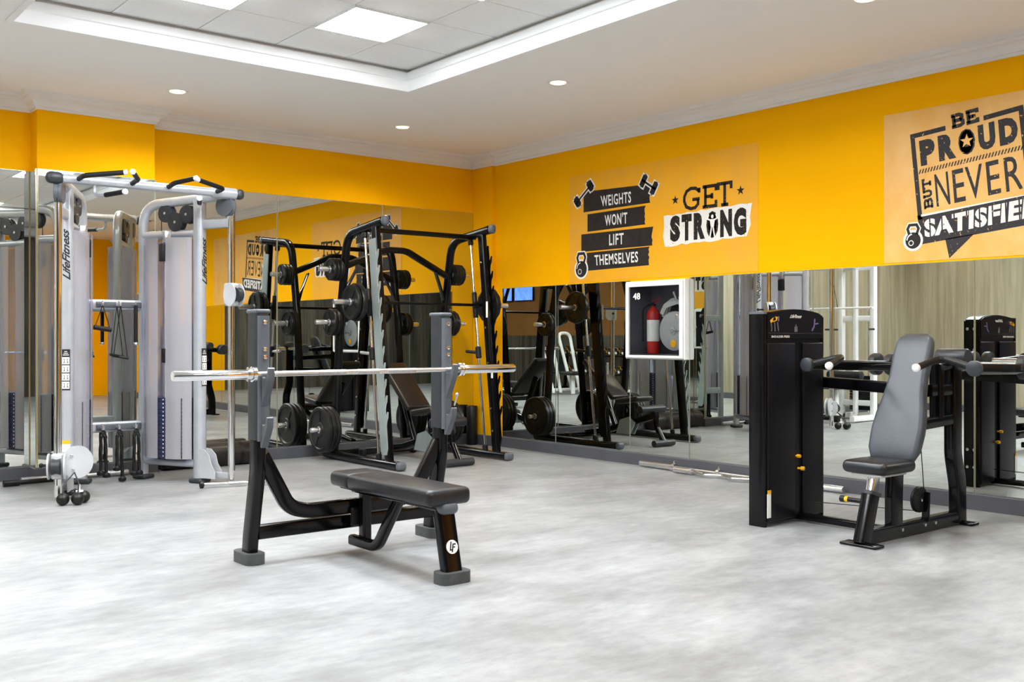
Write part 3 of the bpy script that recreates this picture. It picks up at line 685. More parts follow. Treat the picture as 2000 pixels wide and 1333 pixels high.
# maker's sticker on the right post
MB().box(SX + .585, SX + .587, -1.262, -1.232, 1.40, 1.56).build('sticker', 'print_white', sm)
MB().box(SX + .585, SX + .587, -1.345, -1.315, .80, .93).build('sticker', 'print_white', sm)
def horn_y(zz): return -.34 - (zz - .06) * .13 / 1.39 - (max(0, zz - 1.45) * .06)
G_ = 'rubber plates on the smith machine'
XLm, XRm = SX - .62, SX + .62
plate(.180, .050, (SX - .775, yb, 1.53), 0, 'larger black plate on the left end of the smith bar, nearer the frame', G_)
plate(.165, .040, (SX - .825, yb, 1.53), 0, 'smaller black plate on the left end of the smith bar, outer one', G_)
plate(.180, .050, (SX + .775, yb, 1.53), 0, 'black plate on the right end of the smith bar', G_)
for k in range(3): plate(.112, .034, (XLm - .065 - k * .038, horn_y(1.86), 1.86), 0, ['innermost', 'middle', 'outermost'][k] + ' small black plate on the top left storage horn of the smith machine', G_)
for k in range(2): plate(.135, .038, (XLm - .065 - k * .042, horn_y(1.35), 1.35), 0, ['inner', 'outer'][k] + ' black plate on the middle left storage horn of the smith machine', G_)
for k in range(3): plate(.225, .042, (XLm - .070 - k * .046, horn_y(.30), .30), 0, ['innermost', 'middle', 'outermost'][k] + ' large black plate on the bottom left storage horn of the smith machine', G_, 32)
for k in range(3): plate(.112, .034, (XRm + .065 + k * .038, horn_y(1.86), 1.86), 0, ['innermost', 'middle', 'outermost'][k] + ' small black plate on the top right storage horn of the smith machine', G_)
for k in range(2): plate(.135, .038, (XRm + .065 + k * .042, horn_y(1.35), 1.35), 0, ['inner', 'outer'][k] + ' black plate on the middle right storage horn of the smith machine', G_)
for k in range(3): plate(.225, .042, (XRm + .070 + k * .046, horn_y(.30), .30), 0, ['innermost', 'middle', 'outermost'][k] + ' large black plate on the bottom right storage horn of the smith machine', G_, 32)

# ------------------------------------------------------------------ adjustable bench inside the smith machine
AX = -1.40
ab = thing('incline_bench', 'black adjustable incline bench standing inside the smith machine', 'bench', (AX, -1.0, 0))
def slanted(y0, z0, y1, z1): 
    d = Vector((0, y1 - y0, z1 - z0)); a = math.atan2(d.z, d.y); return Matrix.Rotation(a, 3, 'X'), d.length, Vector((AX, (y0 + y1) / 2, (z0 + z1) / 2))
R3, Ln, C3 = slanted(-.93, .50, -.44, .93)
MB().rbox(C3, (.28, Ln, .065), .026, R3).build('backrest', 'vinyl_brown', ab)
R3, Ln, C3 = slanted(-1.32, .52, -.96, .47)
MB().rbox(C3, (.27, Ln, .065), .026, R3).build('seat', 'vinyl_brown', ab)
MB().sweep(fillet([(AX, -.36, .07), (AX, -.70, .12), (AX, -1.50, .34)], .2), rrect(.06, .07, .012)).build('main_beam', 'black_gloss', ab)
MB().sweep([(AX - .29, -.36, .055), (AX + .29, -.36, .055)], rrect(.075, .065, .015)).build('rear_foot', 'black_gloss', ab)
for s_ in (-1, 1): MB().rbox((AX + s_ * .30, -.36, .045), (.05, .095, .085), .02).build('foot_cap', 'black_plastic', ab)
MB().sweep([(AX, -.86, .16), (AX, -.60, .70)], rrect(.05, .05, .010), up=(1, 0, 0)).build('back_support', 'black_gloss', ab)
MB().sweep([(AX, -1.15, .22), (AX, -1.12, .46)], rrect(.05, .05, .010), up=(0, 1, 0)).build('seat_post', 'black_gloss', ab)
MB().sweep(fillet([(AX, -1.48, .33), (AX, -1.50, .20), (AX, -1.60, .055)], .08), rrect(.05, .05, .010), up=(1, 0, 0)).build('front_leg', 'black_gloss', ab)
MB().lathe((AX - .16, -1.60, .04), (1, 0, 0), [(.02, 0), (.036, .004), (.036, .316), (.02, .32)], 18).build('foot_roller', 'dark_grey_plastic', ab)
MB().prism([(-.90, .10), (-1.12, .10), (-1.20, .24), (-1.10, .30), (-.96, .26)], (AX - .04, 0, 0), (0, 1, 0), (0, 0, 1), (1, 0, 0), .01).build('adjuster_plate', 'hook_steel', ab)
MB().prism([(-.90, .10), (-1.12, .10), (-1.20, .24), (-1.10, .30), (-.96, .26)], (AX + .03, 0, 0), (0, 1, 0), (0, 0, 1), (1, 0, 0), .01).build('adjuster_plate', 'hook_steel', ab)
MB().lathe((AX - .20, -1.42, .40), (1, 0, 0), [(.03, 0), (.045, .01), (.045, .39), (.03, .40)], 18).build('leg_roller', 'vinyl_pad', ab)

# ------------------------------------------------------------------ shoulder press machine
PYc = -6.0
sp = thing('shoulder_press', 'black shoulder press machine with grey backrest beside the right wall', 'gym machine', (-1.2, -5.8, 0))
# weight tower with a gently domed top
tx0, tx1, ty0, ty1 = -1.685, -1.085, -5.30, -5.165
dome = [(tx0, 0.02), (tx1, 0.02), (tx1, 1.345)] + [(tx1 - (tx1 - tx0) * k / 12, 1.345 + .035 * math.sin(PI * (.12 + .88 * k / 12)) + .012 * k / 12) for k in range(1, 12)] + [(tx0, 1.362)]
tw = MB().prism(dome, (0, ty0 + .012, 0), (1, 0, 0), (0, 0, 1), (0, 1, 0), ty1 - ty0 - .024).build('tower', 'black_panel', sp)
# rounded side cover on the left of the tower
MB().sweep([(tx0 - .004, (ty0 + ty1) / 2, .0), (tx0 - .004, (ty0 + ty1) / 2, 1.350)], rrect(.036, .130, .016, 4), up=(0, 1, 0)).build('side_cover', 'black_gloss', sp)
MB().sweep([(tx0 - .004, (ty0 + ty1) / 2, 1.350), (tx0 - .004, (ty0 + ty1) / 2, 1.365)], rrect(.036, .130, .016, 4), up=(0, 1, 0)).build('side_cap', 'grey_plastic', sp)
MB().sweep([(tx1 + .004, (ty0 + ty1) / 2, .0), (tx1 + .004, (ty0 + ty1) / 2, 1.335)], rrect(.036, .130, .016, 4), up=(0, 1, 0)).build('side_cover', 'black_gloss', sp)
for zz in (1.27, 1.10, .98, .30, .16):
    MB().lathe((tx1 + .022, ty0 + .04, zz), (1, 0, 0), [(.012, 0), (.012, .006), (.006, .007)], 12).build('bolt', 'chrome', sp)
    MB().lathe((tx1 + .022, ty1 - .04, zz), (1, 0, 0), [(.012, 0), (.012, .006), (.006, .007)], 12).build('bolt', 'chrome', sp)
sx0, sx1 = -1.395, -1.310                       # selector slot between two front panels
for a, b_ in ((tx0 + .004, sx0), (sx1, tx1 - .004)):
    MB().rbox(((a + b_) / 2, ty0 + .004, .60), (b_ - a, .022, 1.135), .008).build('front_panel', 'black_panel', sp)
    MB().rbox(((a + b_) / 2, ty1 - .004, .60), (b_ - a, .022, 1.135), .008).build('rear_panel', 'black_panel', sp)
hd = [(a, b_) for a, b_ in dome if b_ > 1.0]
pl = MB().prism([(tx0 + .004, 1.195), (tx1 - .004, 1.195)] + [(min(tx1 - .004, max(tx0 + .004, a)), b_ - .004) for a, b_ in hd], (0, ty0 + .004, 0), (1, 0, 0), (0, 0, 1), (0, -1, 0), .006).build('placard', 'black_panel', sp)
f3 = lambda u, v: (u, ty0 - .0032, v)
MB().box(tx0 + .01, tx1 - .01, ty0 - .0035, ty0 - .002, 1.228, 1.2295).build('placard_line', 'grey_print', pl)
letter(MB(), 'SHOULDER PRESS', [(-1.645, 1.200), (-1.455, 1.200), (-1.455, 1.214), (-1.645, 1.214)], f3, .03).build('placard_title', 'print_white', pl)
letter(MB(), 'LifeFitness', [(-1.455, 1.327), (-1.335, 1.327), (-1.315, 1.350), (-1.435, 1.350)], f3, .02, .9).build('placard_logo', 'print_white', pl)
MB().box(-1.402, -1.372, ty0 - .0036, ty0 - .002, 1.238, 1.272).box(-1.391, -1.383, ty0 - .0036, ty0 - .002, 1.272, 1.286).build('info_tag', 'grey_print', pl)
fig = MB()
stroke2(fig, [(-1.655, 1.300), (-1.630, 1.316), (-1.600, 1.322)], .020, f3)
flat(fig, [(-1.632, 1.298), (-1.590, 1.308), (-1.578, 1.330), (-1.602, 1.336), (-1.626, 1.322)], f3); fig.build('muscle_print', 'yellow_plastic', pl)
fig = MB(); stroke2(fig, [(-1.648, 1.290), (-1.640, 1.260), (-1.645, 1.240)], .010, f3); stroke2(fig, [(-1.612, 1.298), (-1.606, 1.240)], .010, f3); stroke2(fig, [(-1.582, 1.298), (-1.572, 1.242)], .012, f3)
fig.build('body_print', 'grey_print', pl)
fig = MB(); flat(fig, [(-1.578, 1.305), (-1.566, 1.305), (-1.562, 1.335), (-1.576, 1.338)], f3); stroke2(fig, [(-1.180, 1.325), (-1.188, 1.275), (-1.212, 1.245)], .014, f3); stroke2(fig, [(-1.185, 1.290), (-1.140, 1.294)], .010, f3)
fig.build('purple_figure', 'purple_print', pl)
# warning strip, selector pins, stack behind the slot
MB().box(tx0 - .008, tx0 + .028, ty0 - .0095, ty0 - .006, .06, .235).build('warning_label', 'print_white', sp)
MB().box(tx0 - .008, tx0 + .028, ty0 - .0105, ty0 - .006, .212, .235).build('warning_header', 'yellow_plastic', sp)
for zz, xx, r_ in ((.432, -1.385, .012), (.348, -1.352, .014)):
    k_ = MB().lathe((xx, ty0 + .01, zz), (.35 if r_ > .013 else 0, -1, 0), [(r_ * .5, 0), (r_ * .5, .02), (r_, .022), (r_, .042), (r_ * .8, .046)], 14).build('selector_knob', 'yellow_plastic', sp)
for k in range(9):
    MB().rbox(((sx0 + sx1) / 2, ty0 + .060, .12 + k * .024), (.085, .06, .020), .004).build('stack_plate', 'steel' if k < 0 else 'black_panel', sp)
    MB().lathe((-1.362, ty0 + .025, .12 + k * .024), (0, -1, 0), [(.004, 0), (.004, .003)], 8).build('pin_hole', 'print_white', sp)
# text on the rear of the tower
letter(MB(), 'LifeFitness', [(-1.20, 1.245), (-1.57, 1.245), (-1.60, 1.315), (-1.23, 1.315)], lambda u, v: (u, ty1 + .0085 - .02, v), .02, .9).build('rear_logo', 'print_white', sp)
# floor frame
MB().sweep([(-1.74, PYc, .050), (-.60, PYc, .050)], rrect(.065, .085, .014)).build('base_beam', 'black_gloss', sp)
for xx in (-1.36, -1.10, -.98): MB().lathe((xx, PYc - .033, .055), (0, -1, 0), [(.011, 0), (.011, .006), (.006, .007)], 12).build('bolt', 'chrome', sp)
MB().rbox((-1.735, PYc, .009), (.10, .235, .018), .009).build('front_foot', 'black_gloss', sp)
MB().rbox((-.60, PYc, .009), (.10, .20, .018), .009).build('rear_foot', 'black_gloss', sp)
MB().sweep([(-1.33, ty0 + .05, .035), (-1.33, PYc + .02, .035)], rrect(.055, .045, .014)).build('link_tube', 'black_gloss', sp)
# seat
MB().sweep([(-1.735, PYc, .012), (-1.640, PYc, .295)], rrect(.095, .070, .012), up=(0, 1, 0)).build('seat_sleeve', 'black_gloss', sp)
MB().sweep([(-1.643, PYc, .285), (-1.637, PYc, .305)], rrect(.110, .082, .014), up=(0, 1, 0)).build('sleeve_collar', 'dark_grey_plastic', sp)
MB().sweep([(-1.640, PYc, .290), (-1.605, PYc, .405)], rrect(.062, .052, .010), up=(0, 1, 0)).build('seat_post', 'chrome', sp)
MB().tube([(-1.66, PYc + .03, .245), (-1.66, PYc + .155, .245)], .014).build('adjust_pin', 'black_plastic', sp)
MB().lathe((-1.66, PYc + .155, .245), (0, 1, 0), [(.018, -.02), (.018, .0)], 14).build('pin_ring', 'yellow_plastic', sp)
MB().lathe((-1.66, PYc + .155, .245), (0, 1, 0), [(.020, 0), (.020, .03), (.014, .035)], 14).build('pin_knob', 'black_plastic', sp)
MB().rbox((-1.555, PYc, .450), (.350, .290, .078), .036).build('seat', 'vinyl_pad', sp)
MB().rbox((-1.555, PYc, .405), (.26, .20, .018), .006).build('seat_board', 'steel', sp)
MB().sweep(fillet([(-1.395, PYc, .06), (-1.395, PYc, .25), (-1.385, PYc, .41)], .15), rrect(.062, .115, .014), up=(1, 0, 0)).build('seat_upright', 'black_gloss', sp)
# shaped backrest: wide hips, narrow shoulders, leaning back
B0 = Vector((-1.420, PYc, .455)); B1 = Vector((-1.130, PYc, 1.222)); Bd = (B1 - B0); BL = Bd.length; Bd.normalize(); Bn = Vector((-Bd.z, 0, Bd.x))
def pad_w(t): 
    pts = [(0, .100), (.03, .140), (.10, .163), (.25, .168), (.38, .156), (.52, .132), (.66, .120), (.85, .123), (.95, .117), (.985, .098), (1, .070)]
    for (a, wa), (b_, wb) in zip(pts, pts[1:]):
        if a <= t <= b_: return wa + (wb - wa) * (t - a) / (b_ - a)
    return .08
bk = MB(); NT = 30; rows = []
for k in range(NT + 1):
    t_ = k / NT; wv = pad_w(t_); ring = []
    th = .075 * (min(1, math.sqrt(max(0.02, 1 - (2 * t_ - 1) ** 8))))
    for (a, b_) in rrect(2 * wv, th, .028, 4): ring.append(B0 + Bd * (t_ * BL) + Vector((0, 1, 0)) * a + Bn * b_)
    rows.append(ring)
n_ = len(rows[0]); vs = [p for r_ in rows for p in r_]
fs = [(i * n_ + j, i * n_ + (j + 1) % n_, (i + 1) * n_ + (j + 1) % n_, (i + 1) * n_ + j) for i in range(NT) for j in range(n_)] + [tuple(range(n_))[::-1], tuple(range(NT * n_, (NT + 1) * n_))]
bk.add(vs, fs); bk.build('backrest', 'vinyl_pad_grey', sp, angle=60)
MB().rbox(B0 + Bd * (.5 * BL) - Bn * .05, (.06, .10, .50), .01, Matrix.Rotation(math.atan2(Bd.x, Bd.z), 3, 'Y')).build('back_board', 'black_plastic', sp)
# rear frame
MB().sweep(fillet([(-.640, PYc, .02), (-.645, PYc, .26), (-.700, PYc, .46), (-.700, PYc, 1.06)], .25, 8), rrect(.075, .105, .014), up=(1, 0, 0)).build('rear_upright', 'black_gloss', sp)
MB().sweep([(-.700, PYc, .685), (-1.24, PYc, .660)], rrect(.062, .070, .012)).build('mid_beam', 'black_gloss', sp)
MB().sweep([(-.90, PYc, .70), (-.90, PYc, 1.03)], rrect(.060, .075, .012), up=(0, 1, 0)).build('inner_post', 'black_gloss', sp)
MB().sweep([(-.90, PYc, 1.01), (-.70, PYc, 1.03)], rrect(.055, .050, .012)).build('top_link', 'black_gloss', sp)
MB().sweep([(-1.00, ty0 + .1, .90), (-1.00, PYc, .87)], rrect(.055, .075, .012)).build('tower_beam', 'black_gloss', sp)
MB().sweep([(-1.00, PYc, .87), (-.70, PYc, .87)], rrect(.055, .075, .012)).build('tower_beam_return', 'black_gloss', sp)
MB().lathe((-.70, PYc + .10, 1.075), (0, -1, 0), [(.05, 0), (.055, .01), (.055, .19), (.05, .20)], 20).build('pivot_cap', 'dark_grey_plastic', sp)
MB().lathe((-.68, PYc + .42, 1.02), (0, -1, 0), [(.028, 0), (.028, .90)], 18).build('pivot_shaft', 'steel', sp)
# press arms, one either side of the seat
for s_ in (-1, 1):
    ya = PYc + s_ * .54; yp = PYc + s_ * .42
    MB().sweep([(-.66, yp, 1.010), (-1.495, ya, 1.030)], rrect(.060, .066, .014)).build('press_arm', 'black_gloss', sp)
    MB().lathe((-1.495, ya, 1.030), (-1, .02 * s_, 0), [(.036, -.02), (.044, -.015), (.044, .008), (.036, .012)], 20).build('arm_cap', 'dark_grey_plastic', sp)
    pts = fillet([(-1.475, ya, 1.030), (-1.430, PYc + s_ * .315, 1.085), (-1.640, PYc + s_ * .280, 1.030)], .06, 8)
    MB().tube(pts, .0205, 16).build('grip', 'black_plastic', sp)
    d_ = (pts[-1] - pts[-2]).normalized()
    MB().lathe(pts[-1], d_, [(.022, -.012), (.024, -.005), (.024, .006), (.016, .012)], 16).build('grip_end', 'white_plastic', sp)
    for q in (0, .115):
        MB().lathe((-.68, yp + s_ * (.01 + q), 1.02), (0, s_, 0), [(.055, -.02), (.074, -.012), (.076, .02), (.07, .034), (.03, .036)], 24).build('pivot_disc', 'dark_grey_plastic', sp)
# low pulley with cable
MB().lathe((-1.10, PYc + .02, .205), (0, -1, 0), [(.03, 0), (.078, 0), (.080, .006), (.074, .014), (.080, .022), (.078, .028), (.03, .028)], 28).build('pulley', 'black_plastic', sp)
MB().sweep([(-1.07, PYc - .02, .07), (-1.06, PYc - .02, .25)], rrect(.012, .05, .004), up=(0, 1, 0)).build('pulley_bracket', 'black_gloss', sp)
MB().lathe((-1.10, PYc - .012, .205), (0, -1, 0), [(.012, 0), (.012, .006), (.006, .008)], 12).build('pulley_bolt', 'chrome', sp)
MB().tube([(-1.055, PYc, .27), (-1.10, PYc + .0, .62)], .003, 8).build('cable', 'rubber', sp)
MB().tube([(-1.14, PYc + .005, .14), (-1.30, ty0, .13)], .003, 8).build('cable', 'rubber', sp)

# ------------------------------------------------------------------ dual adjustable cable machine
DX, DYr = -4.21, -.55
dc = thing('cable_machine', 'silver dual cable machine with pull-up bar in front of the mirrored pillar', 'cable machine', (DX, -1.0, 0))
LEN = .944; UF = .615
def script_logo(mb, c, up, right, h, wd):
    """the brand script running up the face of a leg"""
    c, up, right = V3(c), V3(up), V3(right)
    q = [(-.5, -.5), (.5, -.34), (.5, .5), (-.5, .34)]
    return letter(mb, 'LifeFitness', q, lambda u, v: tuple(c + up * (u * h) - right * (v * wd)), .028, .97, .5)
for s_ in (-1, 1):
    O = Vector((DX + s_ * .25, DYr, 0)); d = Vector((s_ * .42, -.85, 0)).normalized(); n = Vector((-d.y * s_, d.x * s_, 0))   # n points outward
    Pt = lambda u, v, z: tuple(O + d * u + n * v + Vector((0, 0, z)))
    MB().sweep(fillet([Pt(0, 0, .04), Pt(0, 0, 2.325), Pt(LEN - .01, 0, 2.362)], .20, 10), rrect(.078, .074, .030, 4), up=tuple(n)).build('rear_leg', 'silver_paint', dc)
    MB().sweep([Pt(UF, 0, .04), Pt(UF, 0, 2.335)], rrect(.092, .094, .034, 4), up=tuple(d)).build('front_leg', 'silver_paint', dc)
    for u in (0, UF):
        MB().rbox(Pt(u, 0, .020), (.135, .135, .040), .018, Matrix.Rotation(math.atan2(d.y, d.x), 3, 'Z')).build('foot', 'dark_grey_plastic', dc)
    MB().tube([Pt(0, 0, 2.065), Pt(UF, 0, 2.065)], .037).build('stack_crossbar', 'silver_paint', dc)
    MB().tube([Pt(0, 0, .155), Pt(UF, 0, .155)], .032).build('lower_crossbar', 'silver_paint', dc)
    # frosted shrouds: two bowed panels either side with a slit between
    for sv in (-1, 1):
        for (u0, u1) in ((.045, .262), (.352, .565)):
            sec = []
            for k in range(9):
                t_ = k / 8; uu = u0 + (u1 - u0) * t_
                e = (t_ if u0 < .1 else 1 - t_); vv = .045 + .070 * math.sin(min(1, e * 1.25) * PI / 2) ** .7 if e > 0 else .045
                sec.append((uu, sv * vv))
            sec += [(u, v - sv * .006) for u, v in sec[::-1]]
            MB().prism(sec, Pt(0, 0, .195), tuple(d), tuple(n), (0, 0, 1), 1.835).build('shroud', 'shroud', dc, angle=60)
    # weight stack, guide rods and cable inside
    for k in range(15):
        MB().rbox(Pt(.307, 0, .215 + k * .0335), (.40, .185, .0325), .003, Matrix.Rotation(math.atan2(d.y, d.x), 3, 'Z')).build('stack_plate', 'stack_shroud_tint', dc)
        MB().lathe(Pt(.307, .0, .215 + k * .0335), tuple(n), [(.006, -.094), (.006, .094)], 8).build('pin_socket', 'white_plastic', dc)
    for uu in (.225, .389): MB().tube([Pt(uu, 0, .17), Pt(uu, 0, 2.05)], .011).build('guide_rod', 'chrome', dc)
    MB().tube([Pt(.307, -.062, .70), Pt(.307, -.062, 1.92)], .016).build('stack_stem', 'steel', dc)
    MB().rbox(Pt(.307, -.062, 1.05), (.06, .06, .12), .008).build('stem_block', 'black_plastic', dc)
    MB().rbox(Pt(.307, -.070, 1.91), (.085, .075, .15), .012).build('stem_yoke', 'black_plastic', dc)
    MB().rbox(Pt(.307, -.05, 2.04), (.06, .06, .11), .01).build('cable_block', 'steel', dc)
    for (uu, zz, r_) in ((.265, 2.245, .075), (.375, 2.165, .078), (.495, 2.225, .075)):
        pu = MB().lathe(Pt(uu, -.03, zz), tuple(n), [(.03, 0), (r_, 0), (r_ + .002, .008), (r_ - .008, .028), (r_ + .002, .050), (r_, .058), (.03, .058)], 26).build('pulley', 'dark_grey_plastic', dc)
        MB().lathe(Pt(uu, -.036, zz), tuple(n), [(.012, 0), (.012, .07)], 12).build('axle', 'steel', pu)
    MB().tube([Pt(.20, 0, 2.24), Pt(.20, 0, 2.05)], .0035, 8).build('cable', 'rubber', dc)
    MB().lathe(Pt(LEN - .055, -.028, 2.275), tuple(n), [(.03, 0), (.084, 0), (.086, .008), (.078, .028), (.086, .048), (.084, .056), (.03, .056)], 26).build('front_pulley', 'grey_plastic', dc)
    # chrome guide column with brackets
    MB().tube([Pt(LEN, 0, .03), Pt(LEN, 0, 2.19)], .0275, 20).build('guide_column', 'chrome', dc)
    MB().sweep([Pt(UF + .03, 0, 2.135), Pt(LEN - .01, 0, 2.135)], rrect(.045, .075, .014)).build('upper_bracket', 'silver_paint', dc)
    MB().sweep([Pt(UF + .03, 0, .075), Pt(LEN - .01, 0, .075)], rrect(.03, .05, .008)).build('lower_bracket', 'silver_paint', dc)
    MB().tube([Pt(LEN + .035, .0, .12), Pt(LEN + .035, 0, 2.22)], .003, 8).build('cable', 'rubber', dc)
    # logo and exercise placard on the front face of the front leg
    fz = Vector(Pt(UF + .0475, 0, 0)); rt_ = Vector((0, 0, 1)).cross(d) * 1.0
    script_logo(MB(), fz + Vector((0, 0, 1.84)), (0, 0, 1), rt_, .37, .066).build('leg_logo', 'logo_black', dc)
    pc = MB().box(0, 0, 0, 0, 0, 0)
    W3 = lambda lay: (lambda u, v: tuple(fz + d * (.0008 + lay * .0006) + rt_ * u + Vector((0, 0, v))))
    pc = flat(MB(), [(-.031, .80), (.031, .80), (.031, 1.112), (-.031, 1.112)], W3(0)).build('exercise_placard', 'logo_black', dc)
    w_ = MB()
    for k in range(4): flat(w_, [(-.026, .812 + k * .062), (.026, .812 + k * .062), (.026, .866 + k * .062), (-.026, .866 + k * .062)], W3(1))
    for k in range(3): flat(w_, [(-.022 + .006 * k, 1.066 + k * .013), (.022 - .006 * k, 1.066 + k * .013), (.022 - .006 * k, 1.071 + k * .013), (-.022 + .006 * k, 1.071 + k * .013)], W3(1))
    w_.build('placard_panel', 'print_white', pc)
    k_ = MB()
    for k in range(4):
        v0 = .818 + k * .062
        for uo in (-.012, .012):
            stroke2(k_, [(uo - .005, v0), (uo, v0 + .016), (uo, v0 + .034)], .004, W3(2)); stroke2(k_, [(uo, v0 + .016), (uo + .006, v0)], .004, W3(2)); stroke2(k_, [(uo - .008, v0 + .038), (uo, v0 + .03), (uo + .008, v0 + .036)], .003, W3(2))
    k_.build('placard_figure', 'logo_black', pc)
    if s_ < 0:
        lb = flat(MB(), [(-.031, .33), (.031, .33), (.031, .42), (-.031, .42)], W3(0)).build('caution_label', 'print_white', dc)
        flat(MB(), [(-.031, .392), (.031, .392), (.031, .42), (-.031, .42)], W3(1)).build('caution_header', 'yellow_plastic', lb)
    # pulley trolley riding on the column
    zt = .26 if s_ < 0 else 1.55
    MB().rbox(Pt(LEN, 0, zt), (.10, .085, .19), .02, Matrix.Rotation(math.atan2(d.y, d.x), 3, 'Z')).build('trolley', 'silver_plate', dc)
    for vv in (-.062, .050):
        MB().prism([(.06 * math.cos(a * PI / 12) , .095 * math.sin(a * PI / 12)) for a in range(24)], Pt(LEN + .03, vv, zt), tuple(d), (0, 0, 1), tuple(n), .012).build('trolley_plate', 'silver_plate', dc)
    MB().lathe(Pt(LEN + .05, -.03, zt), tuple(n), [(.02, 0), (.06, 0), (.052, .03), (.06, .06), (.02, .06)], 22).build('trolley_pulley', 'dark_grey_plastic', dc)
    MB().tube([Pt(LEN - .03, .05, zt), Pt(LEN - .05, .12, zt)], .011).sphere(Pt(LEN - .05, .125, zt), .018).build('trolley_knob', 'black_plastic', dc)
    # guard plate at the foot of the front leg
    gp = [(0, 0), (.16, 0), (.16, .06), (.12, .12), (.10, .19), (.05, .235), (0, .24)]
    for vv in (-.045, .035): MB().prism(gp, Pt(UF + .035, vv, .045), tuple(d), (0, 0, 1), tuple(n), .008).build('foot_guard', 'silver_plate', dc)
# large round trolley cheek on the left column
Ol = Vector((DX - .25, DYr, 0)); dl_ = Vector((-.42, -.85, 0)).normalized()
cN = Vector((-.30, -.95, 0)).normalized(); cU = Vector((.95, -.30, 0))
cc = Ol + dl_ * (LEN + .02) + cU * .135 + Vector((0, 0, .285))
outl = [(.110 * math.cos(a * PI / 16), .118 * math.sin(a * PI / 16)) for a in range(32)]
for off in (0.0, -.045): MB().prism(outl, cc + cN * off, cU, (0, 0, 1), cN, .012).build('cheek_plate', 'silver_plate', dc)
for (a, b_) in ((-.04, .045), (-.03, -.055)):
    MB().lathe(cc + cU * a + Vector((0, 0, b_)) + cN * .012, cN, [(.013, 0), (.013, .007), (.007, .009)], 12).build('bolt', 'steel', dc)
# rear tie beams between the columns, with accessory hook plates
for zz in (1.475, .455):
    tb_ = MB().sweep([(DX - .25, DYr, zz), (DX + .25, DYr, zz)], rrect(.05, .085, .014)).build('tie_beam', 'silver_paint', dc)
    MB().rbox((DX + .035, DYr - .031, zz), (.37, .012, .048), .006).build('hook_plate', 'grey_plastic', tb_)
    for xx in (-.12, .01, .15):
        MB().tube(fillet([(DX + xx, DYr - .035, zz), (DX + xx, DYr - .095, zz - .005), (DX + xx, DYr - .10, zz + .03)], .02), .006, 10).build('hook', 'steel', tb_)
# pull-up bar across the front
yb_, zb_ = DYr - .85 * LEN / .948 - .0, 2.372
MB().tube([(DX - .68, yb_, zb_), (DX + .72, yb_, zb_)], .0345, 20).build('pull_up_bar', 'silver_paint', dc)
MB().rbox((DX - .69, yb_, zb_), (.13, .085, .090), .040).build('bar_cap', 'dark_grey_plastic', dc)
MB().rbox((DX + .735, yb_, zb_), (.07, .085, .085), .030).build('bar_cap', 'dark_grey_plastic', dc)
MB().lathe((DX + .50, yb_, zb_), (1, 0, 0), [(.036, 0), (.046, .01), (.046, .20), (.036, .21)], 20).build('bar_sleeve', 'silver_paint', dc)
for s_ in (-1, 1):
    for pts in ([(DX + s_ * .53, yb_, zb_), (DX + s_ * .53, yb_ - .17, zb_ + .01), (DX + s_ * .27, yb_ - .28, zb_ + .045)],
                [(DX + s_ * .14, yb_, zb_), (DX + s_ * .14, yb_ - .16, zb_ + .02), (DX + s_ * .24, yb_ - .34, zb_ + .045)]):
        p_ = fillet(pts, .06, 8)
        gr = MB().tube(p_, .0185, 14).build('pull_up_grip', 'black_plastic', dc)
        d_ = (p_[-1] - p_[-2]).normalized()
        MB().lathe(p_[-1], d_, [(.019, -.015), (.021, -.008), (.021, .006), (.014, .012)], 14).build('grip_end', 'white_plastic', gr)
    p_ = fillet([(DX + s_ * .41, yb_, zb_), (DX + s_ * .41, yb_, zb_ - .11), (DX + s_ * .36, yb_ - .10, zb_ - .11), (DX + s_ * .28, yb_ - .30, zb_ - .10)], .05, 6)
    MB().tube(p_[:len(p_) - 3], .013, 12).build('hanger', 'silver_paint', dc)
    gr = MB().tube([p_[-3], p_[-1]], .0185, 14).build('pull_up_grip', 'black_plastic', dc)
    MB().lathe(p_[-1], (p_[-1] - p_[-2]).normalized(), [(.019, -.015), (.021, -.008), (.021, .006), (.014, .012)], 14).build('grip_end', 'white_plastic', gr)

# accessories hanging on the cable machine
def rope(x, y, z, L1, L2, label, sp_=.022):
    t = thing('tricep_rope', label, 'rope handle', (x, y, z - max(L1, L2)), 'rope handles on the cable machine')
    for sg, L in ((-1, L1), (1, L2)):
        p_ = fillet([(x, y, z), (x + sg * sp_ * .8, y, z - .06), (x + sg * sp_, y - .005, z - L)], .05)
        # twisted strand: three plies
        for k in range(3):
            pts = []
            N = 40
            for i in range(N + 1):
                f_ = i / N * (len(p_) - 1); i0 = min(int(f_), len(p_) - 2); q = p_[i0].lerp(p_[i0 + 1], f_ - i0)
                a = i * .85 + k * 2 * PI / 3; pts.append(q + Vector((.007 * math.cos(a), .007 * math.sin(a), 0)))
            MB().sweep(pts, circ(.0085, 6), up=(0, 1, 0)).build('strand', 'rubber', t)
        MB().lathe((x + sg * sp_, y - .005, z - L - .035), (0, 0, 1), [(.018, 0), (.030, .006), (.032, .028), (.020, .042)], 18).build('stopper', 'black_plastic', t)
    MB().lathe((x, y, z - .01), (0, 0, 1), [(.012, 0), (.014, .02), (.012, .04)], 12).build('eye', 'steel', t)
hy = DYr - .090
rope(DX - .115, hy - .012, .44, .34, .36, 'black rope handle on the lower beam, half hidden by the left column')
rope(DX + .015, hy - .012, .44, .31, .40, 'black rope handle on the middle lower hook of the cable machine')
rope(DX + .155, hy - .012, .44, .36, .36, 'black rope handle on the lower hook beside the right column')
